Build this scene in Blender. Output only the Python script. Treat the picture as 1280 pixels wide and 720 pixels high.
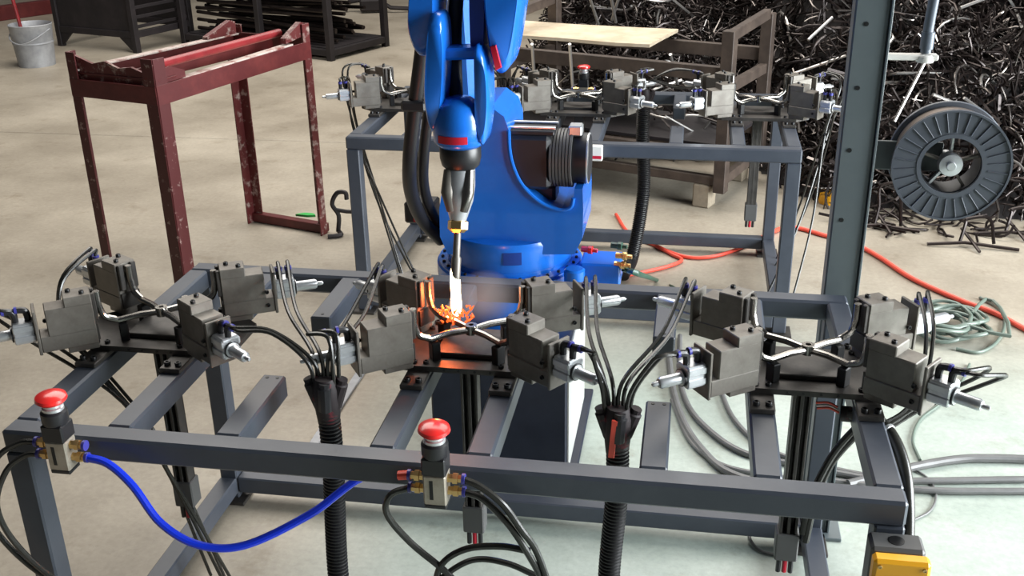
import bpy, bmesh, math, random
import numpy as np
from mathutils import Matrix, Vector

random.seed(7)
for o in list(bpy.data.objects):
    bpy.data.objects.remove(o)
SC = bpy.context.scene
COL = SC.collection
R = math.radians

# ------------------------------------------------------------------ camera
CAM_F, CAM_P, CAM_Y, CAM_R, CAM_Z = 1320.4, 0.407214, 0.173556, -0.017047, 1.90
cam_d = bpy.data.cameras.new('camera')
cam_d.sensor_width = 36.0
cam_d.lens = CAM_F / 1280 * 36.0
cam_d.clip_end = 200
cam = bpy.data.objects.new('camera', cam_d)
COL.objects.link(cam)
FW = Vector((-math.sin(CAM_Y) * math.cos(CAM_P), math.cos(CAM_Y) * math.cos(CAM_P), -math.sin(CAM_P)))
_rt = Vector((math.cos(CAM_Y), math.sin(CAM_Y), 0))
_up = _rt.cross(FW)
RT = _rt * math.cos(CAM_R) + _up * math.sin(CAM_R)
UP = -_rt * math.sin(CAM_R) + _up * math.cos(CAM_R)
m = Matrix((RT, UP, -FW)).transposed().to_4x4()
m.translation = (0, 0, CAM_Z)
cam.matrix_world = m
SC.camera = cam


def px(u, v, z=None, Y=None):
    """point of the place seen at a pixel of the photograph, on a level z or a depth Y"""
    d = FW + RT * ((u - 640) / CAM_F) + UP * ((360 - v) / CAM_F)
    t = (z - CAM_Z) / d.z if z is not None else Y / d.y
    return Vector((0, 0, CAM_Z)) + d * t


# ------------------------------------------------------------------ light
world = bpy.data.worlds.new('workshop_air')
SC.world = world
world.use_nodes = True
bg = world.node_tree.nodes['Background']
bg.inputs[0].default_value = (0.80, 0.86, 0.92, 1)
bg.inputs[1].default_value = 0.05


def area(name, loc, target, sx, sy, power, col):
    l = bpy.data.lights.new(name, 'AREA')
    l.shape = 'RECTANGLE'; l.size = sx; l.size_y = sy; l.energy = power; l.color = col
    o = bpy.data.objects.new(name, l); COL.objects.link(o)
    o.location = loc
    o.rotation_euler = (Vector(target) - Vector(loc)).to_track_quat('-Z', 'Y').to_euler()
    return o


area('open_door_daylight', (5.2, 2.1, 1.9), (0.0, 2.4, 0.5), 4.2, 3.4, 1200, (0.93, 0.98, 1.0))
area('overhead_fill', (-1.4, 7.6, 6.2), (-1.4, 6.6, 0.0), 9.0, 6.0, 1000, (1.0, 0.95, 0.88))  # unseen overhead light, added to brighten upper faces and the left floor
SC.view_settings.view_transform = 'Standard'
SC.view_settings.look = 'None'
SC.view_settings.gamma = 1.0
SC.view_settings.use_curve_mapping = False
SC.view_settings.exposure = 0.0


# ------------------------------------------------------------------ materials
def mat(name, col, rough=0.5, metal=0.0, col2=None, scale=8.0, lo=0.4, hi=0.65, bump=0.0, bscale=60.0,
        coat=0.0, rough2=None, emit=None, estr=0.0, detail=6.0, spec=0.5):
    mt = bpy.data.materials.new(name); mt.use_nodes = True
    nt = mt.node_tree; N = nt.nodes; L = nt.links
    b = N['Principled BSDF']
    b.inputs['Base Color'].default_value = (*col, 1)
    b.inputs['Roughness'].default_value = rough
    b.inputs['Metallic'].default_value = metal
    b.inputs['Coat Weight'].default_value = coat
    b.inputs['Specular IOR Level'].default_value = spec
    if emit:
        b.inputs['Emission Color'].default_value = (*emit, 1)
        b.inputs['Emission Strength'].default_value = estr
    tc = N.new('ShaderNodeTexCoord')
    if col2:
        n = N.new('ShaderNodeTexNoise'); n.inputs['Scale'].default_value = scale; n.inputs['Detail'].default_value = detail
        n.inputs['Roughness'].default_value = 0.65
        L.new(tc.outputs['Object'], n.inputs['Vector'])
        r = N.new('ShaderNodeValToRGB')
        r.color_ramp.elements[0].position = lo; r.color_ramp.elements[1].position = hi
        r.color_ramp.elements[0].color = (*col, 1); r.color_ramp.elements[1].color = (*col2, 1)
        L.new(n.outputs['Fac'], r.inputs['Fac']); L.new(r.outputs['Color'], b.inputs['Base Color'])
        if rough2 is not None:
            mr = N.new('ShaderNodeMapRange'); mr.inputs[1].default_value = lo; mr.inputs[2].default_value = hi
            mr.inputs[3].default_value = rough; mr.inputs[4].default_value = rough2
            L.new(n.outputs['Fac'], mr.inputs[0]); L.new(mr.outputs[0], b.inputs['Roughness'])
    if bump:
        n2 = N.new('ShaderNodeTexNoise'); n2.inputs['Scale'].default_value = bscale; n2.inputs['Detail'].default_value = 4
        L.new(tc.outputs['Object'], n2.inputs['Vector'])
        bp = N.new('ShaderNodeBump'); bp.inputs['Strength'].default_value = bump; bp.inputs['Distance'].default_value = 0.004
        L.new(n2.outputs['Fac'], bp.inputs['Height']); L.new(bp.outputs['Normal'], b.inputs['Normal'])
    return mt


M = dict(
    slate=mat('slate_paint', (0.043, 0.051, 0.068), 0.40, 0.0, (0.058, 0.067, 0.085), 5, bump=0.05),
    steel=mat('machined_steel', (0.145, 0.130, 0.113), 0.42, 0.35, (0.20, 0.185, 0.163), 18, bump=0.04, bscale=150),
    darksteel=mat('blackened_steel', (0.040, 0.037, 0.035), 0.45, 0.35, (0.075, 0.068, 0.062), 14, bump=0.05),
    blackox=mat('black_oxide_bolt', (0.018, 0.018, 0.019), 0.35, 0.4),
    alu=mat('anodised_aluminium', (0.62, 0.64, 0.66), 0.32, 0.75, (0.74, 0.76, 0.78), 20),
    chrome=mat('bright_tube', (0.33, 0.315, 0.295), 0.24, 1.0, (0.22, 0.205, 0.19), 30, 0.5, 0.8),
    plastic=mat('black_plastic', (0.014, 0.014, 0.016), 0.38),
    rubber=mat('black_hose', (0.018, 0.018, 0.016), 0.27, 0.0, (0.032, 0.031, 0.027), 12),
    conduit=mat('corrugated_black', (0.010, 0.0095, 0.011), 0.42),
    tape=mat('red_black_sleeve', (0.016, 0.010, 0.012), 0.6, 0.0, (0.14, 0.012, 0.022), 34, 0.56, 0.66),
    collar=mat('violet_collar', (0.045, 0.045, 0.26), 0.35),
    brass=mat('brass', (0.62, 0.42, 0.18), 0.3, 0.9),
    valve=mat('nickel_valve_body', (0.42, 0.38, 0.32), 0.4, 0.5, (0.30, 0.26, 0.21), 25),
    red=mat('red_button', (0.72, 0.022, 0.020), 0.28, coat=0.4),
    yellow=mat('yellow_enclosure', (0.85, 0.40, 0.012), 0.4),
    boxgrey=mat('grey_enclosure', (0.085, 0.085, 0.085), 0.5),
    bluehose=mat('blue_hose', (0.008, 0.035, 0.62), 0.3, coat=0.3),
    redhose=mat('red_hose', (0.80, 0.085, 0.050), 0.4),
    greenhose=mat('grey_green_hose', (0.12, 0.155, 0.13), 0.4),
    dkgreen=mat('dark_green_hose', (0.02, 0.075, 0.05), 0.4),
    cable=mat('grey_cable', (0.105, 0.105, 0.105), 0.42, 0, (0.14, 0.14, 0.14), 9),
    robot=mat('robot_blue', (0.008, 0.135, 0.60), 0.27, 0.0, (0.010, 0.165, 0.68), 4, coat=0.35),
    robotdk=mat('robot_deep_blue', (0.006, 0.035, 0.23), 0.35),
    redlabel=mat('red_label', (0.50, 0.008, 0.03), 0.4),
    navy=mat('navy_pedestal', (0.008, 0.012, 0.026), 0.5, 0.0, (0.014, 0.019, 0.036), 9),
    motor=mat('motor_black', (0.013, 0.014, 0.018), 0.5),
    redpaint=mat('oxide_red_paint', (0.085, 0.009, 0.010), 0.45, 0.0, (0.13, 0.019, 0.018), 9, 0.45, 0.7, bump=0.12),
    redworn=mat('worn_red_paint', (0.105, 0.014, 0.014), 0.5, 0.0, (0.36, 0.27, 0.24), 24, 0.53, 0.66, bump=0.15),
    redbright=mat('bright_red_paint', (0.25, 0.020, 0.024), 0.36, 0.0, (0.17, 0.014, 0.017), 9),
    scrap=mat('oily_scrap_steel', (0.022, 0.016, 0.015), 0.28, 0.6, (0.055, 0.043, 0.039), 3.0, 0.45, 0.75),
    scrapbright=mat('bright_scrap_steel', (0.52, 0.50, 0.48), 0.28, 0.85),
    scrapmid=mat('grey_scrap_steel', (0.10, 0.085, 0.08), 0.25, 0.8, (0.22, 0.20, 0.185), 4),
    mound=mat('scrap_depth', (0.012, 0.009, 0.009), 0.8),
    rust=mat('brown_rack_paint', (0.042, 0.029, 0.023), 0.6, 0.0, (0.075, 0.054, 0.042), 10, bump=0.1),
    wood=mat('raw_plank', (0.50, 0.40, 0.28), 0.7, 0.0, (0.62, 0.53, 0.40), 7, bump=0.2, bscale=30),
    oldwood=mat('weathered_block', (0.24, 0.20, 0.15), 0.75, 0.0, (0.32, 0.27, 0.20), 12, bump=0.3),
    crate=mat('black_crate', (0.010, 0.0075, 0.009), 0.65, 0.0, (0.019, 0.014, 0.016), 6, bump=0.2),
    zinc=mat('dull_zinc', (0.27, 0.28, 0.30), 0.5, 0.2, (0.40, 0.41, 0.43), 6),
    spool=mat('spool_plastic', (0.075, 0.085, 0.105), 0.4, 0.0, (0.09, 0.10, 0.12), 6),
    wire=mat('welding_wire', (0.36, 0.30, 0.26), 0.3, 0.8),
    post=mat('green_grey_post', (0.085, 0.105, 0.112), 0.42, 0.0, (0.10, 0.12, 0.127), 5),
    white=mat('white_plastic', (0.72, 0.70, 0.66), 0.4),
    green=mat('green_plastic', (0.05, 0.42, 0.09), 0.4),
    greytube=mat('blue_grey_conduit', (0.10, 0.12, 0.15), 0.4),
    hot=mat('glowing_steel', (0.35, 0.06, 0.02), 0.5, 0.2, emit=(1.0, 0.11, 0.015), estr=1.6),
    arc=mat('arc_glare', (1, 0.9, 0.6), 0.5, 0.0, emit=(1.0, 0.80, 0.45), estr=9.0),
    redworn2=mat('scuffed_red_paint', (0.075, 0.009, 0.010), 0.45, 0.0, (0.30, 0.20, 0.18), 30, 0.60, 0.68, bump=0.1),
    pale=mat('pale_lit_side', (0.42, 0.43, 0.41), 0.5),  # pale tone stands for light on the pedestal's right side
    wornlit=mat('worn_lit_edge', (0.22, 0.07, 0.06), 0.4, 0.0, (0.55, 0.47, 0.43), 14, 0.36, 0.50),  # worn paint, whitened further for the light the top edges catch
)


def floor_material():
    mt = bpy.data.materials.new('concrete_floor'); mt.use_nodes = True
    nt = mt.node_tree; N = nt.nodes; L = nt.links
    b = N['Principled BSDF']
    tc = N.new('ShaderNodeTexCoord')
    sep = N.new('ShaderNodeSeparateXYZ'); L.new(tc.outputs['Object'], sep.inputs[0])
    def noise(s, d=6, r=0.6):
        n = N.new('ShaderNodeTexNoise'); n.inputs['Scale'].default_value = s; n.inputs['Detail'].default_value = d
        n.inputs['Roughness'].default_value = r; L.new(tc.outputs['Object'], n.inputs['Vector']); return n.outputs['Fac']
    def ramp(src, p0, c0, p1, c1):
        r = N.new('ShaderNodeValToRGB'); r.color_ramp.elements[0].position = p0; r.color_ramp.elements[1].position = p1
        r.color_ramp.elements[0].color = (*c0, 1); r.color_ramp.elements[1].color = (*c1, 1); L.new(src, r.inputs['Fac']); return r.outputs['Color']
    def mix(f, a, c, mode='MIX'):
        mx = N.new('ShaderNodeMix'); mx.data_type = 'RGBA'; mx.blend_type = mode
        if isinstance(f, float): mx.inputs[0].default_value = f
        else: L.new(f, mx.inputs[0])
        L.new(a, mx.inputs[6]); L.new(c, mx.inputs[7]); return mx.outputs[2]
    tan = ramp(noise(1.3), 0.35, (0.27, 0.235, 0.185), 0.68, (0.42, 0.375, 0.305))
    grn = ramp(noise(1.7), 0.35, (0.300, 0.350, 0.310), 0.68, (0.445, 0.490, 0.442))
    # the cell stands on a paler greenish screed, right of X = -1.0 and this side of Y = 4.4
    mx = N.new('ShaderNodeMapRange'); mx.inputs[1].default_value = -1.15; mx.inputs[2].default_value = -0.75; L.new(sep.outputs['X'], mx.inputs[0])
    my = N.new('ShaderNodeMapRange'); my.inputs[1].default_value = 4.3; my.inputs[2].default_value = 3.4; L.new(sep.outputs['Y'], my.inputs[0])
    mm = N.new('ShaderNodeMath'); mm.operation = 'MULTIPLY'; L.new(mx.outputs[0], mm.inputs[0]); L.new(my.outputs[0], mm.inputs[1])
    base = mix(mm.outputs[0], tan, grn)
    st = ramp(noise(4.5, 8, 0.7), 0.56, (1, 1, 1), 0.74, (0.62, 0.57, 0.50))
    base = mix(0.8, base, st, 'MULTIPLY')
    fine = ramp(noise(45, 4, 0.7), 0.3, (0.86, 0.86, 0.86), 0.7, (1.08, 1.08, 1.08))
    base = mix(1.0, base, fine, 'MULTIPLY')
    L.new(base, b.inputs['Base Color'])
    rr = N.new('ShaderNodeMapRange'); rr.inputs[3].default_value = 0.32; rr.inputs[4].default_value = 0.62
    L.new(noise(2.2), rr.inputs[0]); L.new(rr.outputs[0], b.inputs['Roughness'])
    bp = N.new('ShaderNodeBump'); bp.inputs['Strength'].default_value = 0.12; bp.inputs['Distance'].default_value = 0.004
    L.new(noise(30), bp.inputs['Height']); L.new(bp.outputs['Normal'], b.inputs['Normal'])
    return mt


M['floor'] = floor_material()


# ------------------------------------------------------------------ mesh builder
class MB:
    def __init__(s):
        s.v = []; s.f = []

    def add(s, vs, fs):
        n = len(s.v)
        s.v.extend([tuple(p) for p in vs])
        s.f.extend([tuple(i + n for i in f) for f in fs])
        return s

    def box(s, c, d, rot=None, ch=0.0, mtx=None):
        """box centred at c with size d; rot = angle about z or 3x3; ch = chamfer"""
        hx, hy, hz = d[0] / 2, d[1] / 2, d[2] / 2
        if rot is None: Q = Matrix.Identity(3)
        elif isinstance(rot, (int, float)): Q = Matrix.Rotation(rot, 3, 'Z')
        else: Q = rot
        c = Vector(c)
        if ch <= 0:
            vs = [Vector((x * hx, y * hy, z * hz)) for z in (-1, 1) for y in (-1, 1) for x in (-1, 1)]
            fs = [(0, 2, 3, 1), (4, 5, 7, 6), (0, 1, 5, 4), (2, 6, 7, 3), (0, 4, 6, 2), (1, 3, 7, 5)]
        else:
            vs = []; idx = {}
            for z in (-1, 1):
                for y in (-1, 1):
                    for x in (-1, 1):
                        for k in range(3):
                            p = [x * hx, y * hy, z * hz]
                            for j in range(3):
                                if j != k: p[j] -= (x, y, z)[j] * ch
                            idx[(x, y, z, k)] = len(vs); vs.append(Vector(p))
            fs = []
            for k in range(3):
                a, b2 = (k + 1) % 3, (k + 2) % 3
                for sg in (-1, 1):
                    loop = []
                    for (i, j) in ((-1, -1), (1, -1), (1, 1), (-1, 1)):
                        q = [0, 0, 0]; q[k] = sg; q[a] = i; q[b2] = j
                        loop.append(idx[(*q, k)])
                    fs.append(tuple(loop if sg > 0 else loop[::-1]))
            for k in range(3):          # edge chamfers along axis k
                a, b2 = (k + 1) % 3, (k + 2) % 3
                for i in (-1, 1):
                    for j in (-1, 1):
                        q0 = [0, 0, 0]; q0[k] = -1; q0[a] = i; q0[b2] = j
                        q1 = list(q0); q1[k] = 1
                        l = [idx[(*q0, a)], idx[(*q1, a)], idx[(*q1, b2)], idx[(*q0, b2)]]
                        fs.append(tuple(l if i * j < 0 else l[::-1]))
            for x in (-1, 1):
                for y in (-1, 1):
                    for z in (-1, 1):
                        l = [idx[(x, y, z, k)] for k in range(3)]
                        fs.append(tuple(l if x * y * z > 0 else l[::-1]))
        out = [Q @ p + c for p in vs]
        if mtx is not None: out = [mtx @ p for p in out]
        return s.add(out, fs)

    def beam(s, p0, p1, w, h, ch=0.004, up=(0, 0, 1)):
        p0 = Vector(p0); p1 = Vector(p1); d = p1 - p0; L = d.length; x = d.normalized()
        u = Vector(up)
        if abs(x.dot(u)) > 0.98: u = Vector((0, 1, 0))
        y = u.cross(x).normalized(); z = x.cross(y)
        return s.box((p0 + p1) / 2, (L, w, h), Matrix((x, y, z)).transposed(), ch)

    def cyl(s, p0, p1, r, r1=None, n=14, cap=True):
        return s.tube([p0, p1], [r, r if r1 is None else r1], n, cap)

    def tube(s, pts, r, n=8, cap=True):
        pts = [Vector(p) for p in pts]
        rs = r if isinstance(r, (list, tuple)) else [r] * len(pts)
        T = []
        for i in range(len(pts)):
            a = pts[max(i - 1, 0)]; b = pts[min(i + 1, len(pts) - 1)]
            t = (b - a)
            T.append(t.normalized() if t.length > 1e-9 else (T[-1] if T else Vector((0, 0, 1))))
        ref = Vector((0, 0, 1)) if abs(T[0].z) < 0.9 else Vector((1, 0, 0))
        U = (ref - T[0] * ref.dot(T[0])).normalized()
        vs = []; fs = []
        for i, p in enumerate(pts):
            U = (U - T[i] * U.dot(T[i])).normalized(); V = T[i].cross(U)
            for k in range(n):
                a = 2 * math.pi * k / n
                vs.append(p + (U * math.cos(a) + V * math.sin(a)) * rs[i])
        for i in range(len(pts) - 1):
            for k in range(n):
                k2 = (k + 1) % n
                fs.append((i * n + k, i * n + k2, (i + 1) * n + k2, (i + 1) * n + k))
        if cap:
            fs.append(tuple(range(n))[::-1]); fs.append(tuple((len(pts) - 1) * n + k for k in range(n)))
        return s.add(vs, fs)

    def lathe(s, prof, o, axis=(0, 0, 1), n=24):
        """profile of (radius, height) turned about an axis through o"""
        ax = Vector(axis).normalized(); o = Vector(o)
        return s.tubeprof([(o + ax * h, r) for r, h in prof], ax, n)

    def tubeprof(s, pr, ax, n):
        ref = Vector((0, 0, 1)) if abs(ax.z) < 0.9 else Vector((1, 0, 0))
        U = (ref - ax * ref.dot(ax)).normalized(); V = ax.cross(U)
        vs = []; fs = []
        for p, r in pr:
            for k in range(n):
                a = 2 * math.pi * k / n
                vs.append(p + (U * math.cos(a) + V * math.sin(a)) * max(r, 1e-4))
        for i in range(len(pr) - 1):
            for k in range(n):
                k2 = (k + 1) % n
                fs.append((i * n + k, i * n + k2, (i + 1) * n + k2, (i + 1) * n + k))
        shut = (pr[0][0] - pr[-1][0]).length < 1e-6 and abs(pr[0][1] - pr[-1][1]) < 1e-6
        if shut: return s.add(vs, fs)
        if pr[0][1] > 1e-3: fs.append(tuple(range(n))[::-1])
        if pr[-1][1] > 1e-3: fs.append(tuple((len(pr) - 1) * n + k for k in range(n)))
        return s.add(vs, fs)

    def prism(s, poly, vec):
        """closed polygon of 3-D points pushed along vec"""
        n = len(poly); vec = Vector(vec)
        a = [Vector(p) for p in poly]; b = [p + vec for p in a]
        nrm = Vector((0, 0, 0))
        for i in range(n): nrm += a[i].cross(a[(i + 1) % n])
        fs = [tuple(range(n)), tuple(range(2 * n - 1, n - 1, -1))]
        for i in range(n):
            j = (i + 1) % n; fs.append((i, i + n, j + n, j))
        if nrm.dot(vec) > 0: fs = [f[::-1] for f in fs]
        return s.add(a + b, fs)

    def xf(s, mtx):
        s.v = [tuple(mtx @ Vector(p)) for p in s.v]
        return s

    def mesh(s, name, material, off=(0, 0, 0), smooth=35):
        me = bpy.data.meshes.new(name)
        o = Vector(off)
        me.from_pydata([tuple(Vector(p) - o) for p in s.v] if o.length else s.v, [], s.f)
        bm = bmesh.new(); bm.from_mesh(me); bmesh.ops.recalc_face_normals(bm, faces=bm.faces); bm.to_mesh(me); bm.free()
        me.materials.append(material)
        if smooth:
            for p in me.polygons: p.use_smooth = True
            me.set_sharp_from_angle(angle=R(smooth))
        me.update()
        return me

    def obj(s, name, material, parent=None, off=(0, 0, 0), smooth=35, label=None):
        if isinstance(material, str): material = M[material]
        o = bpy.data.objects.new(name, s.mesh(name, material, off, smooth))
        COL.objects.link(o)
        if parent is not None: o.parent = parent
        if label: o['label'] = label
        return o


def spline(pts, seg=8):
    P = [Vector(p) for p in pts]
    if len(P) < 3: return P
    P = [P[0] * 2 - P[1]] + P + [P[-1] * 2 - P[-2]]
    out = []
    for i in range(1, len(P) - 2):
        a, b, c, d = P[i - 1], P[i], P[i + 1], P[i + 2]
        for k in range(seg):
            t = k / seg
            out.append(0.5 * ((2 * b) + (c - a) * t + (2 * a - 5 * b + 4 * c - d) * t * t + (3 * b - a - 3 * c + d) * t ** 3))
    out.append(P[-2])
    return out


def tag(o, label, cat, group=None, kind=None):
    if label: o['label'] = label
    if cat: o['category'] = cat
    if group: o['group'] = group
    if kind: o['kind'] = kind
    return o


I4 = Matrix.Identity(4)


class Thing:
    """an Empty at the thing's base; parts are given in the coordinates of their station"""
    def __init__(s, name, label, cat, base, T=I4, group=None):
        s.base = Vector(base)
        s.root = bpy.data.objects.new(name, None); COL.objects.link(s.root)
        s.root.empty_display_size = 0.05
        s.root.matrix_world = T @ Matrix.Translation(s.base)
        tag(s.root, label, cat, group)

    def part(s, name, mb, material, parent=None, label=None, smooth=35):
        return mb.obj(name, material, parent if parent is not None else s.root, s.base, smooth, label)


def solo(name, mb, material, label, cat, base=(0, 0, 0), T=I4, group=None, kind=None, smooth=35):
    """a thing of one mesh"""
    o = mb.obj(name, material, None, base, smooth)
    o.matrix_world = T @ Matrix.Translation(Vector(base))
    return tag(o, label, cat, group, kind)


# ------------------------------------------------------------------ the setting
fl = MB().box((-1.5, 9.0, -0.07), (30, 26, 0.10)).obj('floor', 'floor')
tag(fl, 'worn tan and greenish concrete workshop floor', 'floor', kind='structure')
for (x0, x1) in ((-16.5, -8.2), (-8.2, 4.2), (4.2, 13.5)):
    for (y0, y1) in ((-4, 0.6), (0.6, 6.63), (6.63, 12.7), (12.7, 22)):
        b = MB().box(((x0 + x1) / 2, (y0 + y1) / 2, -0.012), (x1 - x0 - 0.012, y1 - y0 - 0.012, 0.024), ch=0.004)
        b.obj('slab', 'floor', fl)
wb = MB().box((-1.5, 19.1, 2.6), (30, 0.2, 5.2)).obj('wall_back', mat('painted_wall', (0.42, 0.40, 0.36), 0.7, 0, (0.5, 0.48, 0.43), 1.5))
tag(wb, 'plain painted back wall of the workshop', 'wall', kind='structure')

# ------------------------------------------------------------------ welding station (built twice, face to face)
TT = 0.78            # table top height
X0, X1, Y0, Y1 = -1.376, 0.424, 1.684, 2.627
TW = 0.054
BEAMS = [-1.349, -1.140, -0.574, -0.376, 0.179, 0.397]
STUBS = [-0.900, -0.036]
JIGX = [-1.228, -0.470, 0.277]
JY = 2.132
Tfar = Matrix.Translation((X0 + X1, 2 * 3.31, 0)) @ Matrix.Rotation(math.pi, 4, 'Z')
CL = {'FL': (-0.124, -0.086, 180 + 35), 'FR': (0.120, -0.088, -36), 'BL': (-0.128, 0.086, 180 - 29), 'BR': (0.118, 0.084, 27)}


def clamp_m(jx, key):
    x, y, a = CL[key]
    return Matrix.Translation((jx, JY, TT)) @ Matrix.Translation((x, y, 0)) @ Matrix.Rotation(R(a), 4, 'Z')


def make_table(T, label):
    t = Thing('welding_table', label, 'table', ((X0 + X1) / 2, (Y0 + Y1) / 2, 0), T)
    zc = TT - TW / 2
    t.part('front_rail', MB().box(((X0 + X1) / 2, Y0 + TW / 2, zc), (X1 - X0, TW, TW), ch=0.006), 'slate')
    t.part('back_rail', MB().box(((X0 + X1) / 2, Y1 - TW / 2, zc), (X1 - X0, TW, TW), ch=0.006), 'slate')
    for x in BEAMS:
        t.part('cross_beam', MB().box((x, (Y0 + Y1) / 2, zc - 0.0004), (TW, Y1 - Y0 - 2 * TW, TW), ch=0.005), 'slate')
    for x in STUBS:
        b = t.part('stub_beam', MB().box((x, (Y0 + TW + 2.0) / 2, zc - 0.0004), (TW, 2.0 - Y0 - TW, TW), ch=0.004), 'slate')
        for dx in (-0.012, 0.012):
            t.part('bolt_hole', MB().cyl((x + dx, 1.985, TT - 0.001), (x + dx, 1.985, TT + 0.0006), 0.0042, n=10), 'blackox', b)
        b = t.part('stub_beam', MB().box((x, (Y1 - TW + 2.31) / 2, zc - 0.0004), (TW, Y1 - TW - 2.31, TW), ch=0.004), 'slate')
        t.part('bolt_hole', MB().cyl((x, 2.33, TT - 0.001), (x, 2.33, TT + 0.0006), 0.0042, n=10), 'blackox', b)
    for x in (X0 + TW / 2, X1 - TW / 2):
        for y in (Y0 + TW / 2, Y1 - TW / 2):
            l = t.part('leg', MB().box((x, y, (TT - TW + 0.012) / 2), (TW, TW, TT - TW - 0.012), ch=0.004), 'slate')
            t.part('foot_plate', MB().box((x, y, 0.006), (0.10, 0.10, 0.012), ch=0.002), 'darksteel', l)
    for y in (Y0 + TW / 2, Y1 - TW / 2):
        t.part('floor_rail', MB().box(((X0 + X1) / 2, y, 0.06), (X1 - X0 - 2 * TW, TW, TW), ch=0.004), 'slate')
    for x in (X0 + TW / 2, X1 - TW / 2):
        t.part('floor_rail', MB().box((x, (Y0 + Y1) / 2, 0.06), (TW, Y1 - Y0 - 2 * TW, TW), ch=0.004), 'slate')
    return t


def bolt(mb, p, ax=(0, 0, 1), r=0.0065, h=0.007):
    p = Vector(p); ax = Vector(ax)
    mb.lathe([(r, 0), (r, h * 0.85), (r * 0.9, h), (r * 0.55, h), (r * 0.5, h * 0.55), (0, h * 0.55)], p, ax, 12)
    return mb


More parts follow.
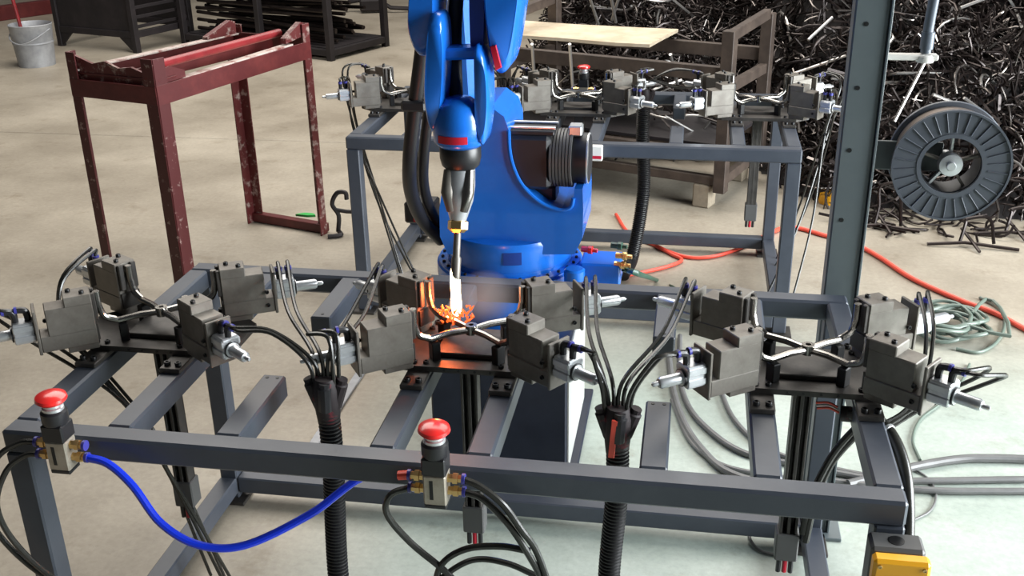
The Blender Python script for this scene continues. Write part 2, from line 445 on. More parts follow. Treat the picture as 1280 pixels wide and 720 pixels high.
def make_jig(T, jx, beams, label, hot=False):
    t = Thing('welding_jig', label, 'welding jig', (jx, JY, TT), T)
    B = Vector((jx, JY, TT))
    # base plate with cut corners
    poly = [(-0.15, -0.094), (0.15, -0.094), (0.205, -0.05), (0.205, 0.07), (0.15, 0.115), (-0.15, 0.115), (-0.205, 0.07), (-0.205, -0.05)]
    pl = t.part('base_plate', MB().prism([B + Vector((x, y, 0.012)) for x, y in poly], (0, 0, 0.013)), 'darksteel')
    for x in (-0.13, -0.045, -0.012, 0.025, 0.06, 0.13):
        t.part('edge_hole', MB().cyl(B + Vector((x, -0.0935, 0.0185)), B + Vector((x, -0.0948, 0.0185)), 0.0033, n=8), 'blackox', pl)
    for x in (beams[0] - jx, beams[1] - jx):
        for dx in (-0.012, 0.014):
            for y in (-0.078, 0.098):
                t.part('bolt', bolt(MB(), B + Vector((x + dx, y, 0.025))), 'blackox', pl)
    for xb in beams:
        pd = t.part('mounting_pad', MB().box((xb, JY + 0.005, TT + 0.006), (TW - 0.002, 0.335, 0.012), ch=0.002), 'darksteel')
        for dx in (-0.013, 0.013):
            for y in (-0.143, 0.155):
                t.part('bolt', bolt(MB(), (xb + dx, JY + y, TT + 0.012), r=0.0075, h=0.009), 'blackox', pd)
    # raised cross bed and rest posts
    t.part('bed', MB().box(B + Vector((0, 0.005, 0.031)), (0.15, 0.10, 0.012), ch=0.002), 'darksteel')
    for key, (cx, cy, a) in CL.items():
        q = B + Vector((cx * 0.60, cy * 0.62, 0))
        t.part('rest_post', MB().box(q + Vector((0, 0, 0.046)), (0.020, 0.026, 0.044), R(a), 0.002), 'blackox')
    for key, (cx, cy, a) in CL.items():
        m = clamp_m(jx, key)
        bd = MB()
        bd.box((0.061, 0, 0.059), (0.122, 0.058, 0.038), ch=0.002)
        bd.box((0.034, 0, 0.033), (0.068, 0.044, 0.018), ch=0.002)
        bd.box((0.0515, 0.001, 0.109), (0.103, 0.054, 0.066), ch=0.002)
        bd.box((0.030, 0.001, 0.152), (0.060, 0.056, 0.024), ch=0.002)
        c = t.part('clamp', bd.xf(m), 'steel')
        bm_ = MB(); t.part('end_plate', bm_.box((0.1255, 0, 0.090), (0.007, 0.062, 0.108), ch=0.0015).xf(m), 'steel', c)
        cy_ = MB()
        for (yy, zz) in ((0, 0.0),):
            cy_.box((0.152, 0, 0.092), (0.046, 0.042, 0.050), ch=0.003)
            for z2 in (-0.012, 0.012):
                cy_.box((0.152, 0, 0.092 + z2), (0.046, 0.048, 0.016), ch=0.002)
        cyl_ = t.part('cylinder', cy_.xf(m), 'alu', c)
        t.part('piston_end', MB().lathe([(0.017, 0.175), (0.017, 0.180), (0.0125, 0.181), (0.0125, 0.226), (0.010, 0.231), (0.005, 0.232), (0.005, 0.244), (0.003, 0.247)], (0, 0, 0.088), (1, 0, 0), 18).xf(m), 'alu', c)
        t.part('stop_ring', MB().lathe([(0.019, 0.1755), (0.019, 0.179)], (0, 0, 0.088), (1, 0, 0), 18).xf(m), 'plastic', c)
        for dx, dy in ((0.018, 0.012), (0.046, -0.012)):
            t.part('bolt', bolt(MB(), (dx, dy, 0.164), r=0.0058, h=0.0065).xf(m), 'blackox', c)
        for zz in (0.06, 0.095):
            t.part('bolt', bolt(MB(), (0.106, -0.027, zz), (0, -1, 0), 0.005, 0.006).xf(m), 'blackox', c)
        # jaw that holds the upright tube end
        j = MB()
        j.box((-0.004, 0.017, 0.128), (0.010, 0.014, 0.066), ch=0.002)
        j.box((-0.004, -0.017, 0.128), (0.010, 0.014, 0.066), ch=0.002)
        j.box((-0.002, 0, 0.066), (0.006, 0.050, 0.040), ch=0.001)
        t.part('jaw', j.xf(m), 'darksteel', c)
        # push-in elbows
        if key in ('FL', 'FR'):
            for i, dx in enumerate((0.139, 0.166)):
                e = MB()
                e.cyl((dx, 0, 0.112), (dx, 0, 0.135), 0.0075, n=10)
                e.tube(spline([(dx, 0, 0.130), (dx + 0.004, 0, 0.141), (dx + 0.020, 0.0, 0.145)]), 0.0078, 10)
                ee = t.part('elbow_fitting', e.xf(m), 'plastic', c)
                t.part('collar', MB().cyl((dx + 0.019, 0, 0.145), (dx + 0.025, 0, 0.145), 0.0085, n=12).xf(m), 'collar', c)
        else:
            for i, dx in enumerate((0.141, 0.164)):
                e = MB()
                e.cyl((dx, -0.004, 0.112), (dx, -0.004, 0.138), 0.0078, n=10)
                t.part('straight_fitting', e.xf(m), 'plastic', c)
                t.part('collar', MB().cyl((dx, -0.004, 0.138), (dx, -0.004, 0.147), 0.0088, n=12).xf(m), 'collar', c)
    # channel that carries the cables down from the plate
    ch = MB(); x, y = jx - 0.004, JY - 0.012
    ch.box((x, y, TT - 0.19), (0.008, 0.036, 0.40), ch=0.001)
    ch.box((x - 0.017, y, TT - 0.19), (0.006, 0.036, 0.40), ch=0.001)
    ch.box((x + 0.017, y, TT - 0.19), (0.006, 0.036, 0.40), ch=0.001)
    ch.box((x, y + 0.015, TT - 0.19), (0.040, 0.005, 0.40), ch=0.001)
    c = t.part('drop_channel', ch, 'darksteel')
    vb = t.part('valve_block', MB().box((x, y, TT - 0.425), (0.052, 0.046, 0.075), ch=0.003), 'boxgrey')
    for dx in (-0.014, 0.0, 0.014):
        t.part('plug', MB().cyl((x + dx, y - 0.01, TT - 0.46), (x + dx, y - 0.01, TT - 0.50), 0.006, n=10), 'plastic' if dx else 'redlabel', vb)
    return t


def make_workpiece(T, jx, label, hot=False):
    """star of bright tubes lying in the jig, the four ends turned up at the clamps"""
    t = Thing('tube_star', label, 'tube frame', (jx, JY, TT + 0.07), T, 'bright tube stars in the jigs')
    for key in CL:
        m = clamp_m(jx, key)
        e_top = m @ Vector((-0.013, 0, 0.158)); e_lo = m @ Vector((-0.013, 0, 0.122))
        e1 = m @ Vector((-0.023, 0, 0.092)); e2 = m @ Vector((-0.052, 0, 0.076))
        hub = Vector((jx, JY, TT + 0.078))
        d = (e2 - hub); mid = hub + d * 0.5 + Vector((0, 0, 0.003))
        pts = [e_top, e_lo] + spline([e_lo, e1, e2], 6)[1:] + [mid, hub + d * 0.06]
        t.part('tube_leg', MB().tube(pts, 0.0080, 10), 'chrome')
    t.part('hub', MB().lathe([(0.006, -0.010), (0.014, -0.010), (0.014, 0.012), (0.006, 0.012), (0.006, -0.008)], (jx, JY, TT + 0.078), n=18), 'chrome')
    return t


def hose(t, pts, r=0.0046, material='rubber', n=7, seg=7, name='air_hose', parent=None):
    return t.part(name, MB().tube(spline(pts, seg), r, n), material, parent)


def corrugated(t, pts, r, material='conduit', pitch=0.009, name='corrugated_conduit', n=14):
    P = spline(pts, 14)
    # resample at even pitch
    L = [0]
    for i in range(1, len(P)): L.append(L[-1] + (P[i] - P[i - 1]).length)
    k = int(L[-1] / (pitch / 3)); out = []; rs = []; j = 0
    for i in range(k + 1):
        s = L[-1] * i / k
        while j < len(L) - 2 and L[j + 1] < s: j += 1
        f = (s - L[j]) / max(L[j + 1] - L[j], 1e-9)
        out.append(P[j].lerp(P[j + 1], f)); rs.append(r if i % 3 else r * 0.84)
    return t.part(name, MB().tube(out, rs, n), material)


def fit_pt(jx, key, i):
    m = clamp_m(jx, key)
    if key in ('FL', 'FR'): return m @ Vector(((0.139, 0.166)[i] + 0.024, 0, 0.145)), (m.to_3x3() @ Vector((1, 0, 0)))
    return m @ Vector(((0.141, 0.164)[i], -0.004, 0.146)), Vector((0, 0, 1))


def make_bundle(T, bx, by, jl, jr, label, foot, rc=0.0245, top=TT + 0.008, strap=False):
    """corrugated conduit with the air hoses of two neighbouring jigs"""
    t = Thing('hose_bundle', label, 'hose bundle', (bx, by, 0), T)
    corrugated(t, [(bx, by, top), (bx + 0.002, by - 0.006, top - 0.16), (bx - 0.01, by - 0.01, 0.35), (bx + foot[0] * 0.4, by + foot[1] * 0.4, 0.08), (bx + foot[0], by + foot[1], 0.032)], rc)
    t.part('sleeve', MB().lathe([(0.024, -0.05), (0.029, 0.0), (0.030, 0.035), (0.024, 0.06)], (bx, by, top - 0.01), n=14), 'tape')
    for k, (dx, dy) in enumerate(((-0.03, 0.0), (0.03, 0.004), (0.004, -0.02))):
        t.part('branch_boot', MB().tube(spline([(bx + dx * 0.5, by + dy, top - 0.02), (bx + dx, by + dy, top + 0.024), (bx + dx * 1.25, by + dy, top + 0.046)]), [0.0155] * 12 + [0.012] * 5, 10), 'tape' if k < 2 else 'plastic')
    if strap: t.part('red_strap', MB().beam((bx - 0.004, by - 0.032, top + 0.035), (bx - 0.010, by - 0.030, top - 0.055), 0.013, 0.006, 0.001, up=(0, 1, 0)), 'redhose')
    def run(jx, key, i, a, b2):
        p, d = fit_pt(jx, key, i)
        e = Vector((bx + a, by + b2, top + 0.05)); e2 = Vector((bx + a * 0.8, by + b2, top - 0.01))
        if key in ('FL', 'FR'):
            q = p + d * 0.035 + Vector((0, 0, 0.004))
            mid = p.lerp(e, 0.55) + Vector((0, 0, 0.05))
            hose(t, [p, q, mid, e + Vector((0, 0, 0.03)), e2], 0.0046)
        else:
            s = 1 if e.x > p.x else -1
            q = p + Vector((0.003 * s, -0.005, 0.008))
            mid = p.lerp(e, 0.45) + Vector((-0.008 * s, -0.01, 0.006))
            hose(t, [p, q, mid, e + Vector((0, 0.01, 0.04)), e2], 0.0046)
    if jl is not None:
        run(jl, 'FR', 0, -0.024, 0.006); run(jl, 'FR', 1, -0.032, -0.004)
        run(jl, 'BR', 0, -0.030, 0.012); run(jl, 'BR', 1, -0.014, 0.012)
    if jr is not None:
        run(jr, 'FL', 0, 0.030, 0.008); run(jr, 'FL', 1, 0.022, -0.006)
        run(jr, 'BL', 0, 0.016, 0.014); run(jr, 'BL', 1, 0.004, 0.014)
    return t


def make_valve(T, x, z, label, hoses):
    """mushroom-button air valve on the front rail"""
    y = Y0 - 0.028
    t = Thing('stop_valve', label, 'stop button', (x, y, z), T)
    t.part('mushroom_button', MB().lathe([(0.014, 0.000), (0.027, 0.002), (0.0310, 0.007), (0.0295, 0.013), (0.021, 0.018), (0.009, 0.020), (0, 0.0205)], (x, y, z + 0.085), (0.04, -0.05, 1), 28), 'red')
    t.part('neck', MB().lathe([(0.021, 0), (0.021, 0.008), (0.018, 0.010), (0.018, 0.022)], (x, y, z + 0.066), n=24), 'alu')
    t.part('guard_ring', MB().lathe([(0.024, 0), (0.026, 0.004), (0.026, 0.026), (0.022, 0.030)], (x, y, z + 0.038), n=20), 'plastic')
    t.part('black_housing', MB().box((x, y, z + 0.020), (0.047, 0.044, 0.038), ch=0.003), 'plastic')
    b = t.part('valve_body', MB().box((x, y, z - 0.032), (0.045, 0.040, 0.066), ch=0.003), 'valve')
    t.part('slot', MB().box((x - 0.006, y - 0.0202, z - 0.030), (0.007, 0.001, 0.042)), 'blackox', b)
    t.part('foot', MB().box((x, y, z - 0.068), (0.043, 0.038, 0.010), ch=0.002), 'plastic')
    for s in (-1, 1):
        for dz in (-0.012, -0.040):
            f = t.part('brass_fitting', MB().lathe([(0.009, 0.022), (0.009, 0.032), (0.0115, 0.033), (0.0115, 0.042), (0.008, 0.043), (0.008, 0.05)], (x, y, z + dz), (s, 0, 0), 6), 'brass')
            t.part('collar', MB().cyl((x + s * 0.05, y, z + dz), (x + s * 0.056, y, z + dz), 0.011, n=14), 'collar', f)
    for pts, r, mt in hoses:
        hose(t, pts, r, mt, 10, 10, 'hose')
    return t


near = 'on the near table'
make_table(I4, 'slate blue square-tube welding table in the foreground')
make_table(Tfar, 'slate blue square-tube welding table behind the robot')
JB = [(BEAMS[0], BEAMS[1]), (BEAMS[2], BEAMS[3]), (BEAMS[4], BEAMS[5])]
NL = ['steel clamping jig at the left end of the near table', 'steel clamping jig under the welding torch, middle of the near table', 'steel clamping jig at the right end of the near table']
FL = ['steel clamping jig at the right end of the far table', 'steel clamping jig at the middle of the far table, behind the robot', 'steel clamping jig at the left end of the far table']
NW = ['bright tube star clamped in the left jig of the near table', 'bright tube star being welded under the torch tip', 'bright tube star clamped in the right jig of the near table']
FWK = ['bright tube star in the right jig of the far table', 'bright tube star in the middle jig of the far table', 'bright tube star in the left jig of the far table']
for i, jx in enumerate(JIGX):
    make_jig(I4, jx, JB[i], NL[i], hot=(i == 1))
    make_workpiece(I4, jx, NW[i], hot=(i == 1))
    make_jig(Tfar, jx, JB[i], FL[i])
    make_workpiece(Tfar, jx, FWK[i])
BY = 1.90
make_bundle(I4, -0.742, BY, JIGX[0], JIGX[1], 'black conduit splitting into air hoses between the left and middle near jigs', (0.06, -0.25))
make_bundle(I4, -0.116, BY, JIGX[1], JIGX[2], 'black conduit splitting into air hoses between the middle and right near jigs', (0.03, -0.25), 0.0245, TT - 0.014, True)
make_bundle(Tfar, -0.742, BY, JIGX[0], JIGX[1], 'black conduit hanging under the far table right of the robot', (0.06, 0.25), 0.031)
make_bundle(Tfar, -0.116, BY, JIGX[1], JIGX[2], 'black conduit hanging under the far table left of the robot', (-0.03, 0.25))


def loose_hoses(T, jx, keys, name, label, ends, r=0.0046, mtl='rubber'):
    t = Thing(name, label, 'air hoses', (jx, JY, TT), T)
    for (key, i), mids in zip(keys, ends):
        p, d = fit_pt(jx, key, i)
        st = [p, p + d * 0.03 + Vector((0, 0, 0.006))] if key in ('FL', 'FR') else [p, p + Vector((0, -0.004, 0.014))]
        hose(t, st + mids, r, mtl)
    return t


V3 = Vector
jx0, jx2 = JIGX[0], JIGX[2]
loose_hoses(I4, jx0, [('BL', 0), ('BL', 1), ('FL', 0), ('FL', 1)], 'air_hoses', 'thin black air hoses at the outer side of the left near jig',
            [[(jx0 - 0.275, 2.17, 0.90), (jx0 - 0.265, 2.13, 0.79), (jx0 - 0.16, 2.10, 0.68), (jx0 - 0.05, 2.09, 0.50), (jx0 - 0.02, 2.2, 0.02)],
             [(jx0 - 0.285, 2.18, 0.90), (jx0 - 0.27, 2.14, 0.79), (jx0 - 0.14, 2.11, 0.66), (jx0 - 0.03, 2.10, 0.48), (jx0 + 0.02, 2.2, 0.02)],
             [(jx0 - 0.33, 1.99, 0.90), (jx0 - 0.30, 2.06, 0.82), (jx0 - 0.12, 2.07, 0.66), (jx0 - 0.02, 2.08, 0.42), (jx0 + 0.05, 2.15, 0.02)],
             [(jx0 - 0.36, 1.99, 0.90), (jx0 - 0.31, 2.05, 0.80), (jx0 - 0.10, 2.06, 0.64), (jx0 + 0.0, 2.07, 0.40), (jx0 + 0.08, 2.15, 0.02)]])
loose_hoses(Tfar, jx0, [('BL', 0), ('BL', 1), ('FL', 0), ('FL', 1)], 'air_hoses', 'thin air hoses hanging off the right end of the far table',
            [[(jx0 - 0.30, 2.16, 0.88), (jx0 - 0.27, 2.05, 0.62), (jx0 - 0.22, 1.95, 0.30), (jx0 - 0.12, 2.0, 0.02)],
             [(jx0 - 0.31, 2.18, 0.88), (jx0 - 0.30, 2.05, 0.60), (jx0 - 0.24, 2.0, 0.30), (jx0 - 0.10, 2.1, 0.02)],
             [(jx0 - 0.34, 2.02, 0.90), (jx0 - 0.29, 2.08, 0.70), (jx0 - 0.26, 2.2, 0.35), (jx0 - 0.18, 2.4, 0.02)],
             [(jx0 - 0.36, 2.02, 0.90), (jx0 - 0.30, 2.06, 0.68), (jx0 - 0.20, 2.25, 0.35), (jx0 - 0.05, 2.45, 0.02)]])
loose_hoses(I4, jx2, [('BR', 0), ('BR', 1), ('FR', 0), ('FR', 1)], 'air_hoses', 'thin air hoses at the outer side of the right near jig',
            [[(jx2 + 0.245, 2.16, 0.90), (jx2 + 0.235, 2.10, 0.80), (jx2 + 0.20, 2.06, 0.76), (jx2 + 0.15, 2.03, 0.74)],
             [(jx2 + 0.262, 2.17, 0.90), (jx2 + 0.245, 2.11, 0.80), (jx2 + 0.20, 2.06, 0.75), (jx2 + 0.15, 2.03, 0.73)],
             [(jx2 + 0.33, 1.98, 0.915), (jx2 + 0.325, 2.04, 0.86), (jx2 + 0.25, 2.08, 0.78), (jx2 + 0.16, 2.03, 0.735)],
             [(jx2 + 0.36, 1.97, 0.905), (jx2 + 0.35, 2.04, 0.85), (jx2 + 0.25, 2.08, 0.765), (jx2 + 0.16, 2.03, 0.725)]])
loose_hoses(Tfar, jx2, [('BR', 0), ('BR', 1), ('FR', 0), ('FR', 1)], 'air_hoses', 'thin air hoses looping off the left end of the far table',
            [[(jx2 + 0.265, 2.16, 0.90), (jx2 + 0.23, 2.20, 0.70), (jx2 + 0.10, 2.35, 0.40), (jx2 - 0.05, 2.5, 0.02)],
             [(jx2 + 0.275, 2.17, 0.90), (jx2 + 0.24, 2.22, 0.68), (jx2 + 0.05, 2.42, 0.38), (jx2 - 0.15, 2.55, 0.02)],
             [(jx2 + 0.33, 1.98, 0.91), (jx2 + 0.29, 2.05, 0.70), (jx2 + 0.15, 2.25, 0.40), (jx2 + 0.0, 2.4, 0.02)],
             [(jx2 + 0.36, 1.97, 0.90), (jx2 + 0.30, 2.04, 0.66), (jx2 + 0.12, 2.30, 0.36), (jx2 - 0.1, 2.45, 0.02)]])

# black trunk hose at the right end of the near table
t = Thing('trunk_hose', 'thick black hose bending down beside the right end beam of the near table', 'hose', (0.46, 2.0, 0))
hose(t, [(0.36, 2.06, 0.745), (0.415, 2.01, 0.765), (0.452, 1.93, 0.735), (0.462, 1.84, 0.66), (0.458, 1.76, 0.50), (0.455, 1.75, 0.25), (0.46, 1.9, 0.03)], 0.0135, 'rubber', 12, 10, 'hose')
t.part('end_boot', MB().tube(spline([(0.35, 2.06, 0.745), (0.372, 2.055, 0.747), (0.40, 2.03, 0.76)]), 0.017, 12), 'tape')
for k, (dx, mtl) in enumerate(((-0.012, 'redhose'), (0.0, 'white'), (0.012, 'redhose'))):
    hose(t, [(0.345, 2.065 + dx, 0.75), (0.325, 2.07 + dx, 0.757), (0.30, 2.075 + dx, 0.752)], 0.003, mtl, 6, 5, 'wire')
t.part('cable_clip', MB().lathe([(0.015, 0), (0.018, 0.003), (0.018, 0.009), (0.015, 0.012)], (0.428, 1.985, 0.757), (0.6, -0.75, -0.3), 16), 'alu')
# curved pair of black hoses from the drop channel to the right end
for k, lab in ((0, 'upper of two black hoses rising to the right end beam of the near table'), (1, 'lower of two black hoses rising to the right end beam of the near table')):
    t = Thing('hose', lab, 'hose', (0.30, 2.15, 0.45))
    z = -0.022 * k
    hose(t, [(0.305 + .008 * k, 2.10, 0.40 + z), (0.315 + .008 * k, 2.10, 0.50 + z), (0.352, 2.12, 0.60 + z), (0.40, 2.13, 0.675 + z), (0.43, 2.12, 0.72 + z)], 0.0085, 'rubber', 10, 8, 'hose_run')

# ------------------------------------------------------------------ stop valves, switch box
Z1 = 0.792
vx1, vx2, vy = -1.222, -0.443, Y0 - 0.028
make_valve(I4, vx1, Z1, 'red mushroom stop valve at the left end of the near front rail, blue hose attached', [
    ([(vx1 + 0.05, vy, Z1 - 0.040), (vx1 + 0.10, vy - 0.005, Z1 - 0.048), (vx1 + 0.155, vy - 0.02, Z1 - 0.085), (vx1 + 0.215, vy - 0.04, Z1 - 0.155), (vx1 + 0.29, vy - 0.04, Z1 - 0.20), (vx1 + 0.38, vy - 0.02, Z1 - 0.205), (vx1 + 0.50, vy + 0.04, Z1 - 0.16), (vx1 + 0.60, vy + 0.12, Z1 - 0.11), (vx1 + 0.72, vy + 0.2, Z1 - 0.14)], 0.0085, 'bluehose'),
    ([(vx1 - 0.05, vy, Z1 - 0.012), (vx1 - 0.09, vy - 0.005, Z1 - 0.016), (vx1 - 0.14, vy - 0.02, Z1 - 0.05), (vx1 - 0.185, vy - 0.03, Z1 - 0.14), (vx1 - 0.17, vy - 0.02, Z1 - 0.25), (vx1 - 0.10, vy, Z1 - 0.36), (vx1, vy + 0.05, Z1 - 0.46)], 0.0062, 'rubber'),
    ([(vx1 - 0.05, vy, Z1 - 0.040), (vx1 - 0.085, vy - 0.005, Z1 - 0.046), (vx1 - 0.125, vy - 0.02, Z1 - 0.08), (vx1 - 0.155, vy - 0.03, Z1 - 0.16), (vx1 - 0.14, vy - 0.02, Z1 - 0.26), (vx1 - 0.07, vy, Z1 - 0.37), (vx1 + 0.03, vy + 0.05, Z1 - 0.46)], 0.0062, 'rubber')])
Z2 = 0.786
make_valve(I4, vx2, Z2, 'red mushroom stop valve at the middle of the near front rail', [
    ([(vx2 + 0.05, vy, Z2 - 0.012), (vx2 + 0.085, vy - 0.005, Z2 - 0.022), (vx2 + 0.13, vy - 0.01, Z2 - 0.055), (vx2 + 0.165, vy - 0.01, Z2 - 0.11), (vx2 + 0.19, vy, Z2 - 0.16), (vx2 + 0.215, vy, Z2 - 0.24), (vx2 + 0.225, vy + 0.03, Z2 - 0.34)], 0.0068, 'rubber'),
    ([(vx2 + 0.05, vy, Z2 - 0.040), (vx2 + 0.09, vy - 0.005, Z2 - 0.050), (vx2 + 0.14, vy - 0.01, Z2 - 0.10), (vx2 + 0.175, vy - 0.01, Z2 - 0.16), (vx2 + 0.20, vy, Z2 - 0.23), (vx2 + 0.21, vy + 0.02, Z2 - 0.34)], 0.0068, 'rubber'),
    ([(vx2 - 0.05, vy, Z2 - 0.012), (vx2 - 0.075, vy, Z2 - 0.016)], 0.009, 'redhose'),
    ([(vx2 - 0.05, vy, Z2 - 0.040), (vx2 - 0.09, vy - 0.01, Z2 - 0.055), (vx2 - 0.10, vy - 0.01, Z2 - 0.10), (vx2 - 0.06, vy, Z2 - 0.17), (vx2 + 0.01, vy, Z2 - 0.235), (vx2 + 0.06, vy, Z2 - 0.30)], 0.0068, 'rubber'),
    ([(vx2 + 0.18, vy, Z2 - 0.165), (vx2 + 0.12, vy, Z2 - 0.160), (vx2 + 0.05, vy, Z2 - 0.175), (vx2 + 0.0, vy, Z2 - 0.22), (vx2 - 0.02, vy, Z2 - 0.30)], 0.0068, 'rubber'),
    ([(vx2 + 0.20, vy + 0.02, Z2 - 0.245), (vx2 + 0.13, vy + 0.02, Z2 - 0.215), (vx2 + 0.06, vy + 0.02, Z2 - 0.215), (vx2 + 0.0, vy, Z2 - 0.25), (vx2 - 0.04, vy, Z2 - 0.31)], 0.0062, 'rubber')])
make_valve(Tfar, vx2, Z2, 'red mushroom stop valve on the far rail of the far table, before the scrap heap', [])

t = Thing('switch_box', 'grey and yellow push-button box below the right corner of the near table', 'switch box', (0.405, Y0 - 0.03, 0.60))
t.part('housing', MB().box((0.405, Y0 - 0.027, 0.645), (0.094, 0.054, 0.145), ch=0.006), 'boxgrey')
lid = t.part('cover', MB().box((0.408, Y0 - 0.069, 0.638), (0.098, 0.030, 0.150), ch=0.006), 'yellow')
for dx in (-0.038, 0.038):
    for dz in (-0.06, 0.062):
        t.part('screw', bolt(MB(), (0.408 + dx, Y0 - 0.084, 0.638 + dz), (0, -1, 0), 0.004, 0.002), 'brass', lid)
t.part('knockout', MB().lathe([(0.012, 0), (0.014, 0), (0.014, 0.001), (0.012, 0.001)], (0.405, Y0 - 0.027, 0.7175), n=20), 'blackox')
t.part('button', MB().lathe([(0.014, 0), (0.014, 0.012), (0.011, 0.015), (0, 0.015)], (0.408, Y0 - 0.084, 0.63), (0, -1, 0), 20), 'red')

# ------------------------------------------------------------------ robot
RX, RY = -0.552, 3.12
t = Thing('welding_robot', 'blue six-axis welding robot on a navy pedestal between the two tables', 'robot', (RX, RY, 0))
pd = t.part('pedestal', MB().box((RX, RY, 0.22), (0.435, 0.52, 0.44), ch=0.006), 'navy')
t.part('pedestal_plate', MB().box((RX, RY, 0.008), (0.50, 0.60, 0.016), ch=0.003), 'navy', pd)
t.part('lit_side_face', MB().box((RX + 0.2205, RY - 0.01, 0.222), (0.006, 0.48, 0.41), ch=0.001), 'pale', pd)  # thin sheet added so the pedestal's right face looks lit
t.part('base_casting', MB().lathe([(0.20, 0.44), (0.20, 0.47), (0.185, 0.50), (0.185, 0.575), (0.225, 0.60)], (RX, RY, 0), n=40), 'robot')
rg = t.part('turning_ring', MB().lathe([(0.225, 0.598), (0.234, 0.604), (0.234, 0.640), (0.228, 0.645), (0.228, 0.650), (0.200, 0.652), (0.200, 0.665), (0.10, 0.665)], (RX, RY, 0), n=56), 'robot')
for k in range(30):
    a = 2 * math.pi * k / 30
    t.part('ring_bolt', bolt(MB(), (RX + 0.2155 * math.cos(a), RY + 0.2155 * math.sin(a), 0.651), r=0.0052, h=0.006), 'blackox', rg)
def arcstrip(c, r, a0, a1, z0, z1, th=0.003, n=14):
    mb = MB(); vs = []; fs = []
    for k in range(n + 1):
        a = a0 + (a1 - a0) * k / n
        for rr in (r, r + th):
            for z in (z0, z1):
                vs.append((c[0] + rr * math.cos(a), c[1] + rr * math.sin(a), z))
    for k in range(n):
        b = k * 4
        fs += [(b, b + 1, b + 5, b + 4), (b + 2, b + 6, b + 7, b + 3), (b + 1, b + 3, b + 7, b + 5), (b, b + 4, b + 6, b + 2)]
    fs += [(0, 2, 3, 1), (n * 4, n * 4 + 1, n * 4 + 3, n * 4 + 2)]
    return mb.add(vs, fs)
t.part('warning_label', arcstrip((RX, RY), 0.2335, R(-95), R(-73), 0.611, 0.622), 'redlabel', rg)
tr = t.part('turret', MB().lathe([(0.198, 0.660), (0.200, 0.70), (0.203, 0.745), (0.198, 0.757), (0.15, 0.76)], (RX, RY, 0), n=48), 'robot')
t.part('rating_plate', arcstrip((RX, RY), 0.2005, R(-86), R(-70), 0.695, 0.735, 0.003), 'robotdk', tr)
# shoulder casting: concave web
Yf = 2.965
prof = [(560, 318), (550, 296), (549, 262), (556, 215), (566, 170), (578, 146), (595, 134), (614, 134), (630, 146), (636, 163), (637, 185), (641, 205), (650, 226), (664, 243), (682, 256), (702, 262), (714, 258), (717, 247), (718, 236), (728, 236), (729, 262), (728, 298), (718, 318)]
pts = [px(u, v, Y=Yf) for u, v in prof]
t.part('shoulder', MB().prism(pts, (0, 0.26, 0)), 'robot', tr)
rim = MB()
edge = [p + V3((0, -0.004, 0)) for p in pts[9:18]]
rim.tube(spline(edge, 5), 0.006, 8)
t.part('web_rim', rim, 'robot', tr)
# shoulder motor
mz, my = px(680, 196, Y=3.05).z, 3.05
xa, xb, xc, xd = [px(u, 196, Y=my).x for u in (634, 692, 716, 738)]
mo = t.part('shoulder_motor', MB().box(((xa + xb) / 2 - 0.01, my, mz), (xb - xa + 0.02, 0.15, 0.165), ch=0.012), 'motor')
fins = MB()
for k in range(7):
    x = xb + (xc - xb) * k / 6
    fins.lathe([(0.055, x - 0.0035), (0.088, x - 0.0035), (0.088, x + 0.0035), (0.055, x + 0.0035)], (0, my, mz), (1, 0, 0), 26)
t.part('cooling_fins', fins, 'boxgrey', mo)
t.part('motor_cap', MB().lathe([(0.072, xc - 0.002), (0.076, xc + 0.004), (0.076, xd - 0.006), (0.070, xd), (0.02, xd + 0.001)], (0, my, mz), (1, 0, 0), 28), 'motor', mo)
t.part('cap_ring', MB().lathe([(0.068, xd - 0.0015), (0.0765, xd - 0.003), (0.0765, xd - 0.007)], (0, my, mz), (1, 0, 0), 28), 'alu', mo)
cv = t.part('motor_cover', MB().box(((xa + xb) / 2, my, mz + 0.089), (xb - xa + 0.02, 0.13, 0.014), ch=0.003), 'motor', mo)
for yy in (-0.045, 0.02):
    t.part('conduit_strip', MB().cyl((xa - 0.01, my + yy, mz + 0.100), (xb + 0.012, my + yy, mz + 0.100), 0.0042, n=10), 'alu', mo)
t.part('cable_plug', MB().box((xc + 0.01, my - 0.01, mz + 0.09), (0.04, 0.05, 0.03), ch=0.004), 'alu', mo)
t.part('motor_mount', MB().box(((xa + xb) / 2 + 0.02, my + 0.02, mz - 0.115), (0.12, 0.10, 0.07), ch=0.01), 'motor', mo)
# connector panel at the base
cp = px(752, 326, Y=3.06)
cpn = t.part('connector_panel', MB().box((cp.x, 3.07, cp.z - 0.03), (0.125, 0.12, 0.075), ch=0.006), 'robot')
t.part('base_lug', MB().lathe([(0.030, 0), (0.032, 0.01), (0.032, 0.055), (0.026, 0.06), (0, 0.06)], (px(718, 345, Y=2.95).x, 2.95, px(718, 358, Y=2.95).z), n=24), 'robot')
for k, (u, v, mn) in enumerate(((772, 307, 'dkgreen'), (778, 320, 'brass'), (776, 331, 'brass'), (735, 312, 'red'))):
    p = px(u, v, Y=3.02)
    t.part('connector', MB().lathe([(0.010, -0.02), (0.010, 0.0), (0.013, 0.002), (0.013, 0.014), (0.007, 0.016), (0.007, 0.03)], p, (1, -0.2, 0), 8), mn, cpn)
